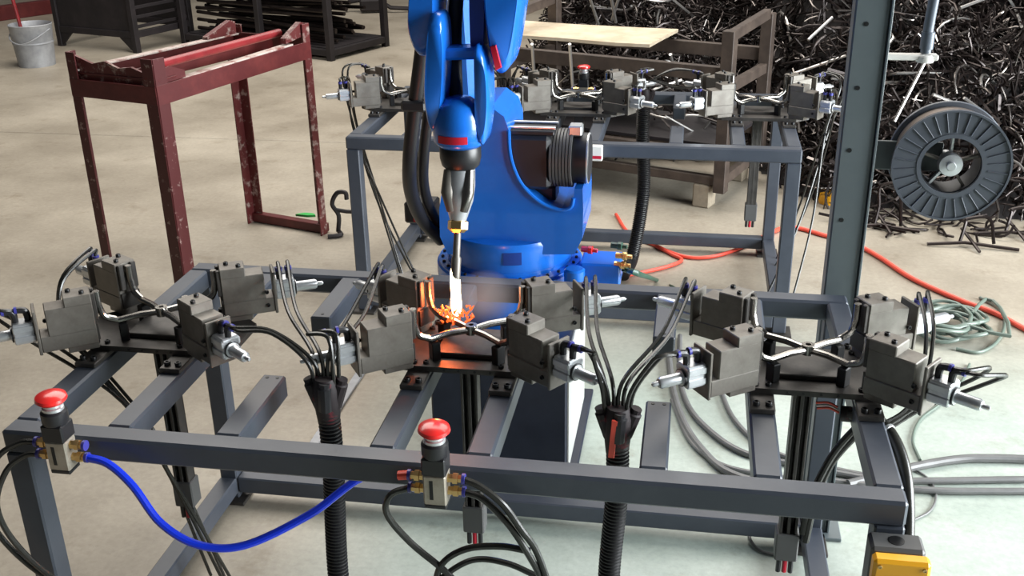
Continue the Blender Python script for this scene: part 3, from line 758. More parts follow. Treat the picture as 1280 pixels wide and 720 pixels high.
# lower arm, elbow and forearm (mostly above the frame)
la = MB()
la.beam((-0.665, 3.12, 0.92), (-0.655, 2.98, 1.62), 0.17, 0.10, 0.03, up=(1, 0, 0))
t.part('lower_arm', la, 'robot')
t.part('elbow', MB().lathe([(0.10, -0.12), (0.125, -0.105), (0.125, 0.105), (0.10, 0.12)], (-0.57, 2.97, 1.68), (1, 0, 0), 32), 'robot')
t.part('elbow_motor', MB().lathe([(0.062, 0.10), (0.062, 0.20), (0.05, 0.21), (0, 0.21)], (-0.57, 2.97, 1.68), (1, 0, 0), 24), 'motor')
t.part('forearm', MB().beam((-0.55, 2.92, 1.70), (-0.535, 2.46, 1.62), 0.21, 0.16, 0.03), 'robot')
# wrist fork
def traced(poly, Y, depth):
    return MB().prism([px(u, v, Y=Y) for u, v in poly], (0, depth, 0))
def rounded(poly, Y, depth, inset=0.012):
    """traced outline with a softened front and back edge"""
    P = [px(u, v, Y=Y) for u, v in poly]; c = sum(P, V3()) / len(P); n = len(P)
    def ring(f, y): return [V3((c.x + (p.x - c.x) * f, y, c.z + (p.z - c.z) * f)) for p in P]
    size = max((p - c).length for p in P); f1 = 1 - inset / size; f2 = 1 - 2.2 * inset / size
    rows = [ring(f2, Y - depth * 0.5), ring(f1, Y - depth * 0.44), ring(1, Y - depth * 0.30), ring(1, Y + depth * 0.30), ring(f1, Y + depth * 0.44), ring(f2, Y + depth * 0.5)]
    vs = [p for r_ in rows for p in r_]; fs = []
    for i in range(5):
        for k in range(n):
            k2 = (k + 1) % n; fs.append((i * n + k, i * n + k2, (i + 1) * n + k2, (i + 1) * n + k))
    fs.append(tuple(range(n))[::-1]); fs.append(tuple(5 * n + k for k in range(n)))
    return MB().add(vs, fs)
def smooth2(poly, seg=5):
    P = [V3((u, v, 0)) for u, v in poly]; n = len(P); out = []
    for i in range(n):
        a, b, c, d = P[i - 1], P[i], P[(i + 1) % n], P[(i + 2) % n]
        for k in range(seg):
            s = k / seg
            q = 0.5 * ((2 * b) + (c - a) * s + (2 * a - 5 * b + 4 * c - d) * s * s + (3 * b - a - 3 * c + d) * s ** 3)
            out.append((q.x, q.y))
    return out
wf = t.part('fork_arm', rounded(smooth2([(612, -75), (662, -75), (659, -20), (654, 20), (647, 60), (640, 80), (630, 86), (621, 74), (613, 30), (609, -20)]), 2.36, 0.15, 0.016), 'robot', smooth=50)
t.part('fork_arm', rounded(smooth2([(519, -75), (551, -75), (553, -10), (552, 30), (546, 58), (534, 66), (524, 56), (517, 30), (518, -10)]), 2.36, 0.14, 0.014), 'robot', smooth=50)
t.part('fork_label', rounded([(613, 58), (620, 56), (627, 84), (620, 88)], 2.278, 0.01, 0.001), 'redlabel', wf)
t.part('inner_housing', rounded(smooth2([(594, -75), (612, -75), (612, 40), (610, 70), (602, 74), (594, 50)], 3), 2.37, 0.13, 0.008), 'robotdk')
yk = t.part('yoke_arm', rounded(smooth2([(541, 20), (552, 14), (559, 26), (561, 70), (558, 130), (552, 155), (542, 158), (535, 120), (537, 60)]), 2.31, 0.10, 0.012), 'robot', smooth=50)
t.part('yoke_arm', rounded(smooth2([(597, 56), (606, 58), (613, 82), (615, 130), (611, 168), (604, 176), (598, 150), (597, 100)]), 2.31, 0.10, 0.010), 'robot', smooth=50)
t.part('cross_bar', MB().beam(px(546, 66, Y=2.31), px(600, 64, Y=2.31), 0.06, 0.026, 0.006), 'robot')
# cable passing through the hollow wrist
t.part('core_cable', MB().tube(spline([px(574, -70, Y=2.42), px(571, -10, Y=2.40), px(568, 50, Y=2.38), px(570, 130, Y=2.34)], 8), 0.017, 14), 'motor')
ca = V3((px(574, 150, Y=2.30).x, 2.30, 0)); z_of = lambda v: px(574, v, Y=2.30).z
hd = t.part('wrist_head', MB().lathe([(0.050, z_of(181)), (0.060, z_of(175)), (0.062, z_of(160)), (0.060, z_of(144)), (0.050, z_of(130)), (0.030, z_of(122)), (0, z_of(121))], (ca.x, ca.y, 0), n=36), 'robot', smooth=60)
t.part('head_label', arcstrip((ca.x, ca.y), 0.0615, R(-128), R(-62), z_of(172), z_of(163), 0.002), 'redlabel', hd)
t.part('tool_flange', MB().lathe([(0.030, z_of(212)), (0.044, z_of(205)), (0.048, z_of(196)), (0.048, z_of(184)), (0.044, z_of(180))], (ca.x, ca.y, 0), n=30), 'plastic')
# torch
ax0 = V3((ca.x, ca.y, z_of(204))); tip = px(569, 352, Y=2.215); ad = (tip - ax0).normalized(); LL = (tip - ax0).length
to = t.part('torch_body', MB().lathe([(0.026, 0.0), (0.034, 0.012), (0.036, 0.05), (0.033, 0.085), (0.024, 0.115), (0.018, 0.135)], ax0, ad, 26), 'alu')
for s, (o1, r1) in enumerate(((-0.022, 0.017), (0.024, 0.015))):
    t.part('torch_clamp', MB().tube([ax0 + V3((o1, -0.022, -0.01)), ax0 + ad * 0.06 + V3((o1, -0.024, 0)), ax0 + ad * 0.105 + V3((o1 * 0.6, -0.016, 0))], [r1 * 0.8, r1, r1 * 0.7], 12), 'chrome' if s else 'steel', to)
t.part('brass_nut', MB().lathe([(0.017, 0.130), (0.024, 0.134), (0.024, 0.152), (0.015, 0.160)], ax0, ad, 6), 'brass', to)
t.part('gas_nozzle', MB().lathe([(0.0085, 0.155), (0.0085, LL - 0.06), (0.0115, LL - 0.055), (0.0115, LL)], ax0, ad, 18), 'steel', to)
# dress pack on the left side of the arm
dp = [px(548, -60, Y=2.75), px(535, 0, Y=2.75), px(527, 70, Y=2.75), px(518, 140, Y=2.77), px(512, 200, Y=2.80), px(514, 240, Y=2.88), px(528, 275, Y=2.98), px(552, 300, Y=3.05)]
t.part('dress_hose', MB().tube(spline(dp, 8), 0.021, 12), 'conduit')
t.part('dress_hose', MB().tube(spline([p + V3((0.028, 0.05, -0.01)) for p in dp], 8), 0.016, 12), 'conduit')
t.part('hose_saddle', MB().box(px(520, 130, Y=2.77), (0.07, 0.07, 0.03), ch=0.006), 'plastic')
jb = px(528, 262, Y=3.12)
jbx = t.part('cable_box', MB().box(jb, (0.10, 0.08, 0.07), ch=0.006), 'plastic')
t.part('box_label', MB().box(jb + V3((0.005, -0.041, -0.022)), (0.05, 0.002, 0.012)), 'redlabel', jbx)

# arc
wp = px(571, 393, z=TT + 0.086)
t = Thing('welding_arc', 'white-hot welding arc under the torch tip', 'welding arc', wp)
t.part('arc_core', MB().lathe([(0.003, -0.004), (0.010, 0.003), (0.0135, 0.022), (0.0115, 0.05), (0.0125, 0.075), (0.0105, 0.10), (0.006, 0.122), (0, 0.13)], wp, (tip - wp).normalized(), 16), 'arc')
sp = MB()
rr = random.Random(3)
for k in range(70):
    a = rr.uniform(0, 6.28); d = rr.uniform(0.004, 0.046)
    q = wp + V3((math.cos(a) * d, math.sin(a) * d * 0.8, rr.uniform(-0.012, 0.012)))
    sp.tube([q, q + V3((rr.uniform(-.01, .01), rr.uniform(-.01, .01), rr.uniform(0, 0.012)))], [0.0034, 0.0010], 5)
t.part('spatter', sp, 'hot')['kind'] = 'stuff'
# thin weld smoke drifting up beside the torch
smk = bpy.data.materials.new('weld_smoke'); smk.use_nodes = True
nt = smk.node_tree; nt.nodes.remove(nt.nodes['Principled BSDF'])
pv = nt.nodes.new('ShaderNodeVolumePrincipled'); pv.inputs['Color'].default_value = (0.85, 0.88, 0.92, 1); pv.inputs['Anisotropy'].default_value = 0.2
tcn = nt.nodes.new('ShaderNodeTexCoord'); nz = nt.nodes.new('ShaderNodeTexNoise'); nz.inputs['Scale'].default_value = 14; nz.inputs['Detail'].default_value = 2
gr = nt.nodes.new('ShaderNodeTexGradient'); gr.gradient_type = 'SPHERICAL'
mp = nt.nodes.new('ShaderNodeMapping'); mp.vector_type = 'POINT'; mp.inputs['Scale'].default_value = (11.5, 11.5, 14.0)
m1 = nt.nodes.new('ShaderNodeMath'); m1.operation = 'MULTIPLY'
m2 = nt.nodes.new('ShaderNodeMath'); m2.operation = 'MULTIPLY'; m2.inputs[1].default_value = 13.0
nt.links.new(tcn.outputs['Object'], nz.inputs['Vector']); nt.links.new(tcn.outputs['Object'], mp.inputs['Vector']); nt.links.new(mp.outputs[0], gr.inputs['Vector'])
nt.links.new(nz.outputs['Fac'], m1.inputs[0]); nt.links.new(gr.outputs['Fac'], m1.inputs[1]); nt.links.new(m1.outputs[0], m2.inputs[0])
nt.links.new(m2.outputs[0], pv.inputs['Density'])
nt.links.new(pv.outputs[0], nt.nodes['Material Output'].inputs['Volume'])
sc_ = px(606, 372, Y=2.36)
sm = MB()
sm.lathe([(0.0, -0.07), (0.045, -0.058), (0.075, -0.032), (0.085, 0.0), (0.075, 0.032), (0.045, 0.058), (0.0, 0.07)], sc_, (0, 0, 1), 20)
o = sm.obj('weld_smoke', smk, None, sc_); o.location = sc_
tag(o, 'faint grey puff of weld smoke right of the arc', 'smoke', kind='stuff')
al = bpy.data.lights.new('arc_glow', 'POINT'); al.energy = 2.2; al.color = (1.0, 0.16, 0.03); al.shadow_soft_size = 0.012
ao = bpy.data.objects.new('arc_glow', al); COL.objects.link(ao); ao.location = wp + V3((-0.028, 0.006, 0.030))

# ------------------------------------------------------------------ post with wire spool
t = Thing('spool_post', 'tall green-grey steel post carrying the wire spool', 'post', (0.412, 2.69, 0))
po = t.part('post', MB().box((0.412, 2.69, 1.3), (0.082, 0.06, 2.6), ch=0.004), 'post')
t.part('flange_edge', MB().box((0.4555, 2.672, 1.3), (0.006, 0.036, 2.6), ch=0.001), 'post', po)
t.part('base_plate', MB().box((0.412, 2.70, 0.006), (0.16, 0.14, 0.012), ch=0.002), 'post')
for (u, v) in ((1083, 30), (1072, 110), (1062, 188), (1052, 275)):
    p = px(u, v, Y=2.6595)
    t.part('hole', MB().cyl(p, p + V3((0, -0.0012, 0)), 0.0055, n=12), 'blackox', po)
arm = t.part('spool_arm', MB().box((0.54, 2.745, 1.125), (0.19, 0.012, 0.075), ch=0.002), 'post')
t.part('conduit_bracket', MB().box((0.516, 2.70, 1.385), (0.13, 0.028, 0.014), ch=0.003), 'white')
cpipe = px(1157, 66, Y=2.70)
t.part('bracket_knob', MB().lathe([(0.020, 0), (0.022, 0.004), (0.022, 0.014), (0.018, 0.018)], (cpipe.x, 2.70, cpipe.z - 0.022), n=18), 'white')
t.part('wire_conduit', MB().tube(spline([(cpipe.x, 2.70, cpipe.z), (cpipe.x - 0.001, 2.70, cpipe.z + 0.06), (cpipe.x + 0.006, 2.70, cpipe.z + 0.2), (cpipe.x + 0.03, 2.72, cpipe.z + 0.6)]), 0.0125, 14), 'greytube')
for k, (z0, z1) in enumerate(((0.01, 0.05),)):
    t.part('conduit_nut', MB().cyl((cpipe.x, 2.70, cpipe.z + z0), (cpipe.x, 2.70, cpipe.z + z1), 0.016, n=12), 'greytube')

sc = V3((0.640, 2.66, px(1185, 207, Y=2.66).z))
t = Thing('wire_spool', 'slate grey plastic welding wire spool with ribbed flange on the post', 'spool', sc)
sa = V3((0.05, 1.0, 0.0)).normalized()
RO, RI = 0.1405, 0.071
fl1 = t.part('flange', MB().lathe([(RI, 0.0), (RI + 0.004, -0.004), (RO - 0.004, -0.004), (RO, -0.001), (RO, 0.004), (RO - 0.003, 0.006), (RI, 0.006), (RI, 0.0)], sc, sa, 72), 'spool')
t.part('flange', MB().lathe([(RI, 0.0), (RO - 0.002, 0.0), (RO, 0.003), (RO, 0.007), (RI, 0.009), (RI, 0.0)], sc + sa * 0.088, sa, 72), 'spool')
sx = sa.cross(V3((0, 0, 1))).normalized(); sz = sx.cross(sa)
if sz.z < 0: sz = -sz
for k in range(30):
    a = 2 * math.pi * (k + 0.5) / 30
    d = sx * math.cos(a) + sz * math.sin(a)
    t.part('rib', MB().beam(sc + d * (RI + 0.014) - sa * 0.005, sc + d * (RO - 0.006) - sa * 0.005, 0.0024, 0.004, 0.0008, up=sa), 'spool', fl1)
t.part('lip', MB().lathe([(RO - 0.005, -0.008), (RO, -0.008), (RO, -0.002), (RO - 0.005, -0.002), (RO - 0.005, -0.008)], sc, sa, 72), 'spool', fl1)
t.part('inner_lip', MB().lathe([(RI, -0.006), (RI + 0.010, -0.006), (RI + 0.010, 0.0), (RI, 0.0), (RI, -0.006)], sc, sa, 56), 'spool', fl1)
t.part('wound_wire', MB().lathe([(0.074, 0.006), (0.128, 0.007), (0.128, 0.087), (0.074, 0.088), (0.074, 0.006)], sc, sa, 56), 'wire')
hb = t.part('hub', MB().lathe([(0.069, 0.004), (0.071, 0.004), (0.071, 0.09), (0.069, 0.09), (0.069, 0.004)], sc, sa, 40), 'motor')
t.part('spindle', MB().lathe([(0.0, -0.012), (0.010, -0.012), (0.0115, -0.010), (0.0115, -0.002), (0.027, 0.000), (0.029, 0.004), (0.029, 0.028), (0.016, 0.032), (0.016, 0.09)], sc, sa, 28), 'alu')
for k in range(5):
    a = 2 * math.pi * k / 5 + 0.3
    d = sx * math.cos(a) + sz * math.sin(a)
    t.part('spoke', MB().beam(sc + d * 0.02 + sa * 0.03, sc + d * 0.069 + sa * 0.03, 0.007, 0.016, 0.001, up=sa), 'alu' if k % 2 else 'steel', hb)


# ------------------------------------------------------------------ hoses and cables on the floor
def floor_run(name, label, cat, pix, r, material, extra=(), n=10, seg=8):
    pts = [px(u, v, z=r + 0.001) for u, v in pix] + [V3(e) for e in extra]
    return solo(name, MB().tube(spline(pts, seg), r, n), material, label, cat, base=pts[0])


floor_run('air_hose', 'red air hose snaking on the floor right of the post towards the scrap heap', 'hose',
          [(945, 300), (985, 284), (1030, 294), (1070, 306), (1100, 322), (1140, 348), (1200, 375), (1245, 392), (1300, 420), (1400, 455), (1700, 500)], 0.011, 'redhose')
floor_run('air_hose', 'red air hose sagging on the floor under the far table', 'hose',
          [(790, 296), (815, 305), (840, 316), (865, 322), (895, 320), (925, 310), (945, 300)], 0.009, 'redhose')
floor_run('air_hose', 'red air hose bent in a sharp V on the floor right of the robot base', 'hose',
          [(770, 268), (785, 290), (815, 305), (840, 318), (852, 325), (835, 333), (800, 341), (770, 346), (748, 345)], 0.009, 'redhose')
floor_run('air_hose', 'dark green hose leaving the robot connector panel', 'hose',
          [(870, 385), (845, 362), (820, 350)], 0.009, 'dkgreen', [px(800, 343, Y=3.05), px(785, 338, Y=3.03), px(779, 336, Y=3.02)])
# thick grey cables
for (lab, pix, r, mt) in (
    ('thick grey cable along the floor at right, uppermost of the bunch', [(1060, 605), (1110, 592), (1150, 582), (1200, 574), (1250, 573), (1400, 575), (1900, 560)], 0.014, 'cable'),
    ('grey cable along the floor at right, second of the bunch', [(1040, 590), (1100, 600), (1160, 601), (1230, 600), (1400, 596), (1900, 575)], 0.011, 'cable'),
    ('grey cable along the floor at right, lowest of the bunch', [(1030, 600), (1090, 607), (1150, 612), (1220, 614), (1400, 611), (1900, 590)], 0.011, 'cable'),
    ('thick grey cable curving down beside the right stub beam', [(838, 402), (836, 440), (842, 490), (856, 530), (878, 562), (910, 590), (970, 606), (1030, 600)], 0.0125, 'cable'),
    ('grey cable curving on the floor, outer of the bunch behind the right stub beam', [(850, 420), (850, 470), (862, 510), (895, 545), (935, 568), (990, 580), (1040, 590)], 0.0105, 'cable'),
    ('thin dark cable curving on the floor behind the right jig', [(900, 485), (915, 520), (945, 552), (985, 572), (1060, 590), (1110, 598)], 0.009, 'cable'),
    ('pale grey cable curving on the floor behind the right jig', [(840, 500), (862, 550), (900, 580), (960, 594), (1040, 604)], 0.008, 'cable'),
):
    floor_run('power_cable', lab, 'cable', pix, r, mt)
floor_run('thin_cable', 'thin looped cable on the floor beside the table corner', 'cable',
          [(1140, 585), (1160, 598), (1170, 618), (1163, 638), (1142, 650)], 0.0035, 'cable')
floor_run('thin_cable', 'thin grey cable hooking on the floor under the right drop channel', 'cable',
          [(975, 695), (950, 688), (937, 672), (938, 655), (945, 640)], 0.0045, 'cable')
floor_run('thin_cable', 'thin pale cable looping up from the floor right of the right jig', 'cable',
          [(1150, 575), (1141, 550), (1150, 525), (1175, 505), (1200, 480), (1212, 455)], 0.005, 'greenhose')
# coil of grey-green hose
cc = px(1178, 408, z=0.02)
cb = MB(); rr = random.Random(5); pts = []
for k in range(150):
    a = k * 2 * math.pi / 19.0
    rad = 0.115 + 0.03 * math.sin(k * 0.61) + 0.02 * math.sin(k * 0.173)
    pts.append(cc + V3((math.cos(a) * rad * 1.15 + 0.03 * math.sin(k * 0.21), math.sin(a) * rad + 0.035 * math.cos(k * 0.13), 0.008 + 0.045 * k / 150 + 0.008 * math.sin(k * 1.3))))
for (u, v) in ((1262, 420), (1250, 385), (1232, 374), (1215, 392)): pts.append(px(u, v, z=0.06))
solo('hose_coil', cb.tube(spline(pts, 2), 0.0085, 8), 'greenhose', 'loose coil of grey-green hose on the floor behind the right jig', 'hose coil', base=cc)
floor_run('air_hose', 'grey-green hose looping on the floor right of the coil', 'hose',
          [(1225, 372), (1248, 385), (1256, 402), (1248, 425), (1225, 440), (1195, 436)], 0.007, 'greenhose')
# steel bar marking the edge of the screed, left of the robot
a, b = px(470, 436, z=0.006), px(392, 556, z=0.006)
solo('steel_strip', MB().beam(a, b, 0.034, 0.012, 0.002), 'zinc', 'narrow bright steel strip on the floor left of the robot pedestal', 'strip', base=a)

# ------------------------------------------------------------------ red stand, left
Cc, Bc, Ac, Dc = V3((-2.17, 4.00, 0)), V3((-1.835, 4.925, 0)), V3((-2.285, 5.06, 0)), V3((-2.63, 4.13, 0))
e1 = (Bc - Cc).normalized(); e2 = (Dc - Cc).normalized()
HT = 1.075
t = Thing('steel_stand', 'worn oxide-red angle-iron stand on the left', 'stand', (Cc + Ac) / 2)
def angle_post(p, d1, d2, w, h, th=0.007, z0=0.0):
    mb = MB()
    a1 = math.atan2(d1.y, d1.x); a2 = math.atan2(d2.y, d2.x)
    mb.box(p + d1 * (w / 2) + V3((0, 0, (h + z0) / 2)), (w, th, h - z0), a1, 0.001)
    mb.box(p + d2 * (w / 2) + V3((0, 0, (h + z0) / 2)), (w, th, h - z0), a2, 0.001)
    return mb
t.part('post', angle_post(Cc, e1, e2, 0.062, HT), 'redworn2')
t.part('post', angle_post(Bc, -e1, e2, 0.050, HT), 'redworn')
t.part('post', angle_post(Ac, -e1, -e2, 0.056, HT - 0.03), 'redworn')
t.part('post', angle_post(Dc, e1, -e2, 0.050, HT), 'redworn2')
def angle_rail(p, q, z0, z1, inward, w=0.05, th=0.008):
    mb = MB()
    mb.beam(p + V3((0, 0, (z0 + z1) / 2)), q + V3((0, 0, (z0 + z1) / 2)), th, z1 - z0, 0.001)
    mb.beam(p + inward * (w / 2) + V3((0, 0, z1 - th / 2)), q + inward * (w / 2) + V3((0, 0, z1 - th / 2)), w, th, 0.001)
    return mb
rl = t.part('side_rail', MB().beam(Cc + V3((0, 0, 0.925)), Bc + V3((0, 0, 0.950)), 0.008, 0.082, 0.001), 'redpaint')
t.part('rail_edge', MB().beam(Cc + e1 * 0.16 + e2 * 0.022 + V3((0, 0, 0.966)), Bc - e1 * 0.12 + e2 * 0.022 + V3((0, 0, 0.992)), 0.044, 0.008, 0.001), 'wornlit', rl)
rl = t.part('side_rail', MB().beam(Dc + V3((0, 0, 0.95)), Ac + V3((0, 0, 0.95)), 0.008, 0.09, 0.001), 'redpaint')
t.part('rail_edge', MB().beam(Dc - e2 * 0.022 + V3((0, 0, 0.998)), Ac - e2 * 0.022 + V3((0, 0, 0.998)), 0.04, 0.008, 0.001), 'wornlit', rl)
t.part('end_rail', MB().beam(Cc + V3((0, 0, 0.925)), Dc + V3((0, 0, 0.925)), 0.010, 0.075, 0.001), 'redpaint')
ew = (Dc - Cc).length
t.part('end_plate', MB().prism([Cc + e1 * 0.02 + e2 * (ew * f) + V3((0, 0, z)) for f, z in ((0.04, 0.95), (0.04, 1.005), (0.16, 1.01), (0.30, 1.03), (0.45, 1.02), (0.60, 1.045), (0.75, 1.03), (0.96, 1.06), (0.96, 0.95))], e1 * 0.012), 'redworn')
t.part('end_shelf', MB().beam(Cc + e1 * 0.07 + V3((0, 0, 0.985)), Dc + e1 * 0.07 + V3((0, 0, 0.985)), 0.11, 0.008, 0.001), 'redpaint')
t.part('end_rail', MB().beam(Bc + V3((0, 0, 0.96)), Ac + V3((0, 0, 0.96)), 0.008, 0.09, 0.001), 'redpaint')
t.part('floor_rail', MB().beam(Bc + V3((0, 0, 0.028)), Ac + V3((0, 0, 0.028)), 0.045, 0.045, 0.002), 'redpaint')
mid = e2 * (ew * 0.42)
t.part('inner_rail', MB().beam(Cc + mid + e1 * 0.02 + V3((0, 0, 0.975)), Bc + mid - e1 * 0.03 + V3((0, 0, 0.975)), 0.008, 0.06, 0.001), 'redpaint')
t.part('round_bar', MB().cyl(Cc + mid * 0.28 + e1 * 0.06 + V3((0, 0, 1.035)), Bc + mid * 0.55 - e1 * 0.08 + V3((0, 0, 1.035)), 0.019, n=16), 'redbright')
t.part('corner_gusset', MB().prism([Bc + e2 * 0.01 - e1 * f + V3((0, 0, z)) for f, z in ((0.02, 1.02), (0.02, 1.075), (0.04, 1.085), (0.16, 1.025), (0.16, 1.0))], e2 * 0.03), 'redworn')
t.part('corner_gusset', MB().prism([Ac - e2 * 0.04 - e1 * f + V3((0, 0, z)) for f, z in ((0.02, 1.0), (0.02, 1.06), (0.05, 1.07), (0.22, 1.015), (0.22, 1.0))], e2 * 0.03), 'redworn')
t.part('gusset_plate', MB().prism([Cc + e2 * 0.012 + e1 * f + V3((0, 0, z)) for f, z in ((0.03, 0.97), (0.03, 1.02), (0.10, 1.03), (0.18, 1.0), (0.18, 0.95))], e2 * 0.006), 'redpaint')
p = px(384, 270, z=0.056)
solo('plastic_scrap', MB().prism([p + V3((x, y, 0)) for x, y in ((-.06, -.01), (-.02, .02), (.03, .015), (.05, -.01), (.01, -.02))], (0, 0, 0.012)), 'green', 'small bright green scrap on the floor rail of the red stand', 'scrap', base=p)
# bent black offcut beside the stand
p = px(423, 292, z=0.0)
solo('bent_bracket', MB().tube(spline([p + V3((0, 0, 0.012)), p + V3((0.01, 0.0, 0.10)), p + V3((-0.02, 0.0, 0.16)), p + V3((0.01, 0.0, 0.22)), p + V3((0.055, 0, 0.225)), p + V3((0.06, 0, 0.19))], 5), 0.012, 8)
     .tube(spline([p + V3((0.005, 0, 0.012)), p + V3((0.03, -0.05, 0.012)), p + V3((-0.03, -0.08, 0.012))], 4), 0.012, 8).tube([p + V3((0.0, 0, 0.13)), p + V3((0.05, 0.01, 0.12)), p + V3((0.10, 0.01, 0.12))], 0.011, 8),
     'crate', 'bent black tube bracket standing on the floor beside the red stand', 'bracket', base=p)

# ------------------------------------------------------------------ brown rack with plank, before the heap
ra = R(-21)
rx_, ry_ = V3((math.cos(ra), math.sin(ra), 0)), V3((-math.sin(ra), math.cos(ra), 0))
NR = px(900, 240, z=0.10); NR.z = 0
RL, RD, RH = 1.35, 0.62, 0.82
t = Thing('scrap_rack', 'brown steel rack on wooden feet holding offcuts before the heap', 'rack', NR - rx_ * RL / 2 + ry_ * RD / 2)
P_ = lambda x, y, z: NR - rx_ * x + ry_ * y + V3((0, 0, z))
for (x, y) in ((0, 0), (RL, 0), (0, RD), (RL, RD)):
    t.part('post', MB().box(P_(x, y, 0.10 + (RH - 0.10) / 2 + 0.07), (0.065, 0.065, RH - 0.10 + 0.14), ra, 0.003), 'rust')
for y in (0, RD):
    for z in (0.16, 0.30, 0.735):
        t.part('long_rail', MB().beam(P_(0.03, y, z), P_(RL - 0.03, y, z), 0.04, 0.05 if z < 0.7 else 0.075, 0.003), 'rust')
for x in (0, RL):
    for z in (0.16, 0.66, RH + 0.11):
        t.part('end_rail', MB().beam(P_(x, 0.03, z), P_(x, RD - 0.03, z + (0.03 if z > 0.7 else 0)), 0.04, 0.055, 0.003), 'rust')
t.part('deck', MB().box(P_(RL / 2, RD / 2, 0.34), (RL - 0.06, RD - 0.06, 0.02), ra, 0.002), 'crate')
for (x, y) in ((0.10, 0.03), (RL - 0.12, 0.03), (0.10, RD - 0.05), (RL - 0.12, RD - 0.05)):
    t.part('wooden_foot', MB().box(P_(x, y, 0.067), (0.10, 0.10, 0.134), ra, 0.008), 'oldwood')
# torn plank lying on the rack
q = [(650, 24), (720, 29), (800, 33), (848, 35), (832, 43), (812, 54), (770, 52), (700, 46), (640, 42), (600, 40), (600, 20)]
pp = [px(u, v, z=0.80 + 0.03) for u, v in q]
solo('plank', MB().prism([p - V3((0, 0, 0.006)) for p in pp], (0, 0, -0.018)), 'wood', 'pale torn plank lying on top of the brown rack', 'plank', base=pp[0])
# white tag with red band
p = px(745, 191, Y=3.97)
t = Thing('warning_tag', 'white tag with a red band on the near rail of the far table', 'tag', p)
t.part('tag_plate', MB().box(p, (0.052, 0.030, 0.060), ch=0.004), 'white')
t.part('red_band', MB().box(p + V3((0, -0.0155, -0.014)), (0.046, 0.002, 0.012)), 'redlabel')

# ------------------------------------------------------------------ scrap heap
rh = random.Random(11)
def base_y(x):
    s = min(max((x - 0.25) / 0.6, 0), 1); s = s * s * (3 - 2 * s)
    return 6.45 - 0.85 * s - 0.18 * min(max((x - 1.2) / 1.5, 0), 1)
def lumps(x, y): return 0.09 * math.sin(2.3 * x + 1.1) * math.cos(1.7 * y) + 0.06 * math.sin(5.1 * x + 3.2 * y) + 0.04 * math.sin(8.3 * y - 4.0 * x)
def heap(x, y):
    d = y - base_y(x)
    if d <= 0: return 0.0
    left = min(max((x + 1.35) / 0.7, 0), 1)
    return min(d * 0.85 + 0.05, 1.75 + 0.1 * math.sin(x)) * left + lumps(x, y) * min(d * 2, 1) * left
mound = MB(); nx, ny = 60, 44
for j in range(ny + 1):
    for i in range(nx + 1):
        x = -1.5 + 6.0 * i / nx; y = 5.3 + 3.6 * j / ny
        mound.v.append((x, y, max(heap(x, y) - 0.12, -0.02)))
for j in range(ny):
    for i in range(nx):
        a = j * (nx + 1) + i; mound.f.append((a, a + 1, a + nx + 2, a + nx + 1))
# piece shapes, unit scale
def shape(kind, k):
    mb = MB(); r_ = random.Random(k * 17 + len(kind))
    if kind == 'rod': mb.tube([(-0.14, 0, 0), (0.14, 0, 0)], 0.0070, 6)
    elif kind == 'arc': mb.tube([(0.13 * math.cos(a) - 0.05, 0.13 * math.sin(a), 0) for a in np.linspace(-1.0, 1.0 + 0.3 * k, 7)], 0.0068, 6)
    elif kind == 'hook': mb.tube([(-0.13, 0, 0), (0.05, 0, 0), (0.085, 0.012, 0), (0.10, 0.045, 0), (0.10, 0.09 + 0.02 * k, 0)], 0.0072, 6)
    elif kind == 'strip': mb.box((0, 0, 0), (0.26 + 0.04 * k, 0.018, 0.003))
    elif kind == 'kink': mb.tube([(-0.15, -0.03, 0), (-0.05, 0.0, 0.0), (0.05, 0.02, 0.01), (0.12, 0.09, 0.02)], 0.0062, 6)
    return mb
KINDS = [('rod', 0), ('rod', 1), ('arc', 0), ('arc', 1), ('arc', 2), ('hook', 0), ('hook', 1), ('strip', 0), ('strip', 1), ('kink', 0)]
SH = [(kd, shape(kd, k)) for kd, k in KINDS]
def place(x, y, zoff=0.0, flat=False, sc=1.0):
    z = heap(x, y) + zoff
    e = 0.04
    nrm = V3((-(heap(x + e, y) - heap(x - e, y)) / (2 * e), -(heap(x, y + e) - heap(x, y - e)) / (2 * e), 1)).normalized()
    if flat: nrm = V3((0, 0, 1))
    q = V3((0, 0, 1)).rotation_difference(nrm).to_matrix().to_4x4()
    tilt = 0.10 if flat else 0.55
    rot = q @ Matrix.Rotation(rh.uniform(0, 6.283), 4, 'Z') @ Matrix.Rotation(rh.gauss(0, tilt), 4, 'Y') @ Matrix.Rotation(rh.uniform(-0.5, 0.5) if flat else rh.uniform(0, 6.283), 4, 'X')
    return Matrix.Translation((x, y, z)) @ rot @ Matrix.Scale(sc, 4)
stuff = MB()
SHN = [(np.array([list(v) + [1] for v in mb.v]), mb.f) for kd, mb in SH]
vv = []; ff = []; fm = []; nv = 0
for k in range(10500):
    x = rh.uniform(-1.2, 3.6); y = base_y(x) + rh.uniform(0.0, 2.3) ** 1.0
    if heap(x, y) < 0.02: continue
    i = rh.randrange(len(SH)); m = np.array(place(x, y, rh.uniform(-0.05, 0.03), sc=rh.uniform(0.55, 1.05)))
    a, f = SHN[i]
    vv.append((a @ m.T)[:, :3]); ff += [tuple(q + nv for q in g) for g in f]; fm += [2 if rh.random() < 0.22 else 0] * len(f); nv += len(a)
allv = np.concatenate(vv)
me = bpy.data.meshes.new('scrap_pile')
me.from_pydata(allv.tolist() + [list(v) for v in mound.v], [], ff + [tuple(q + nv for q in g) for g in mound.f])
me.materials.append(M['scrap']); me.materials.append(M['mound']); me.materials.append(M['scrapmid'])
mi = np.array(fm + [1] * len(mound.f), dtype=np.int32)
me.polygons.foreach_set('material_index', mi)
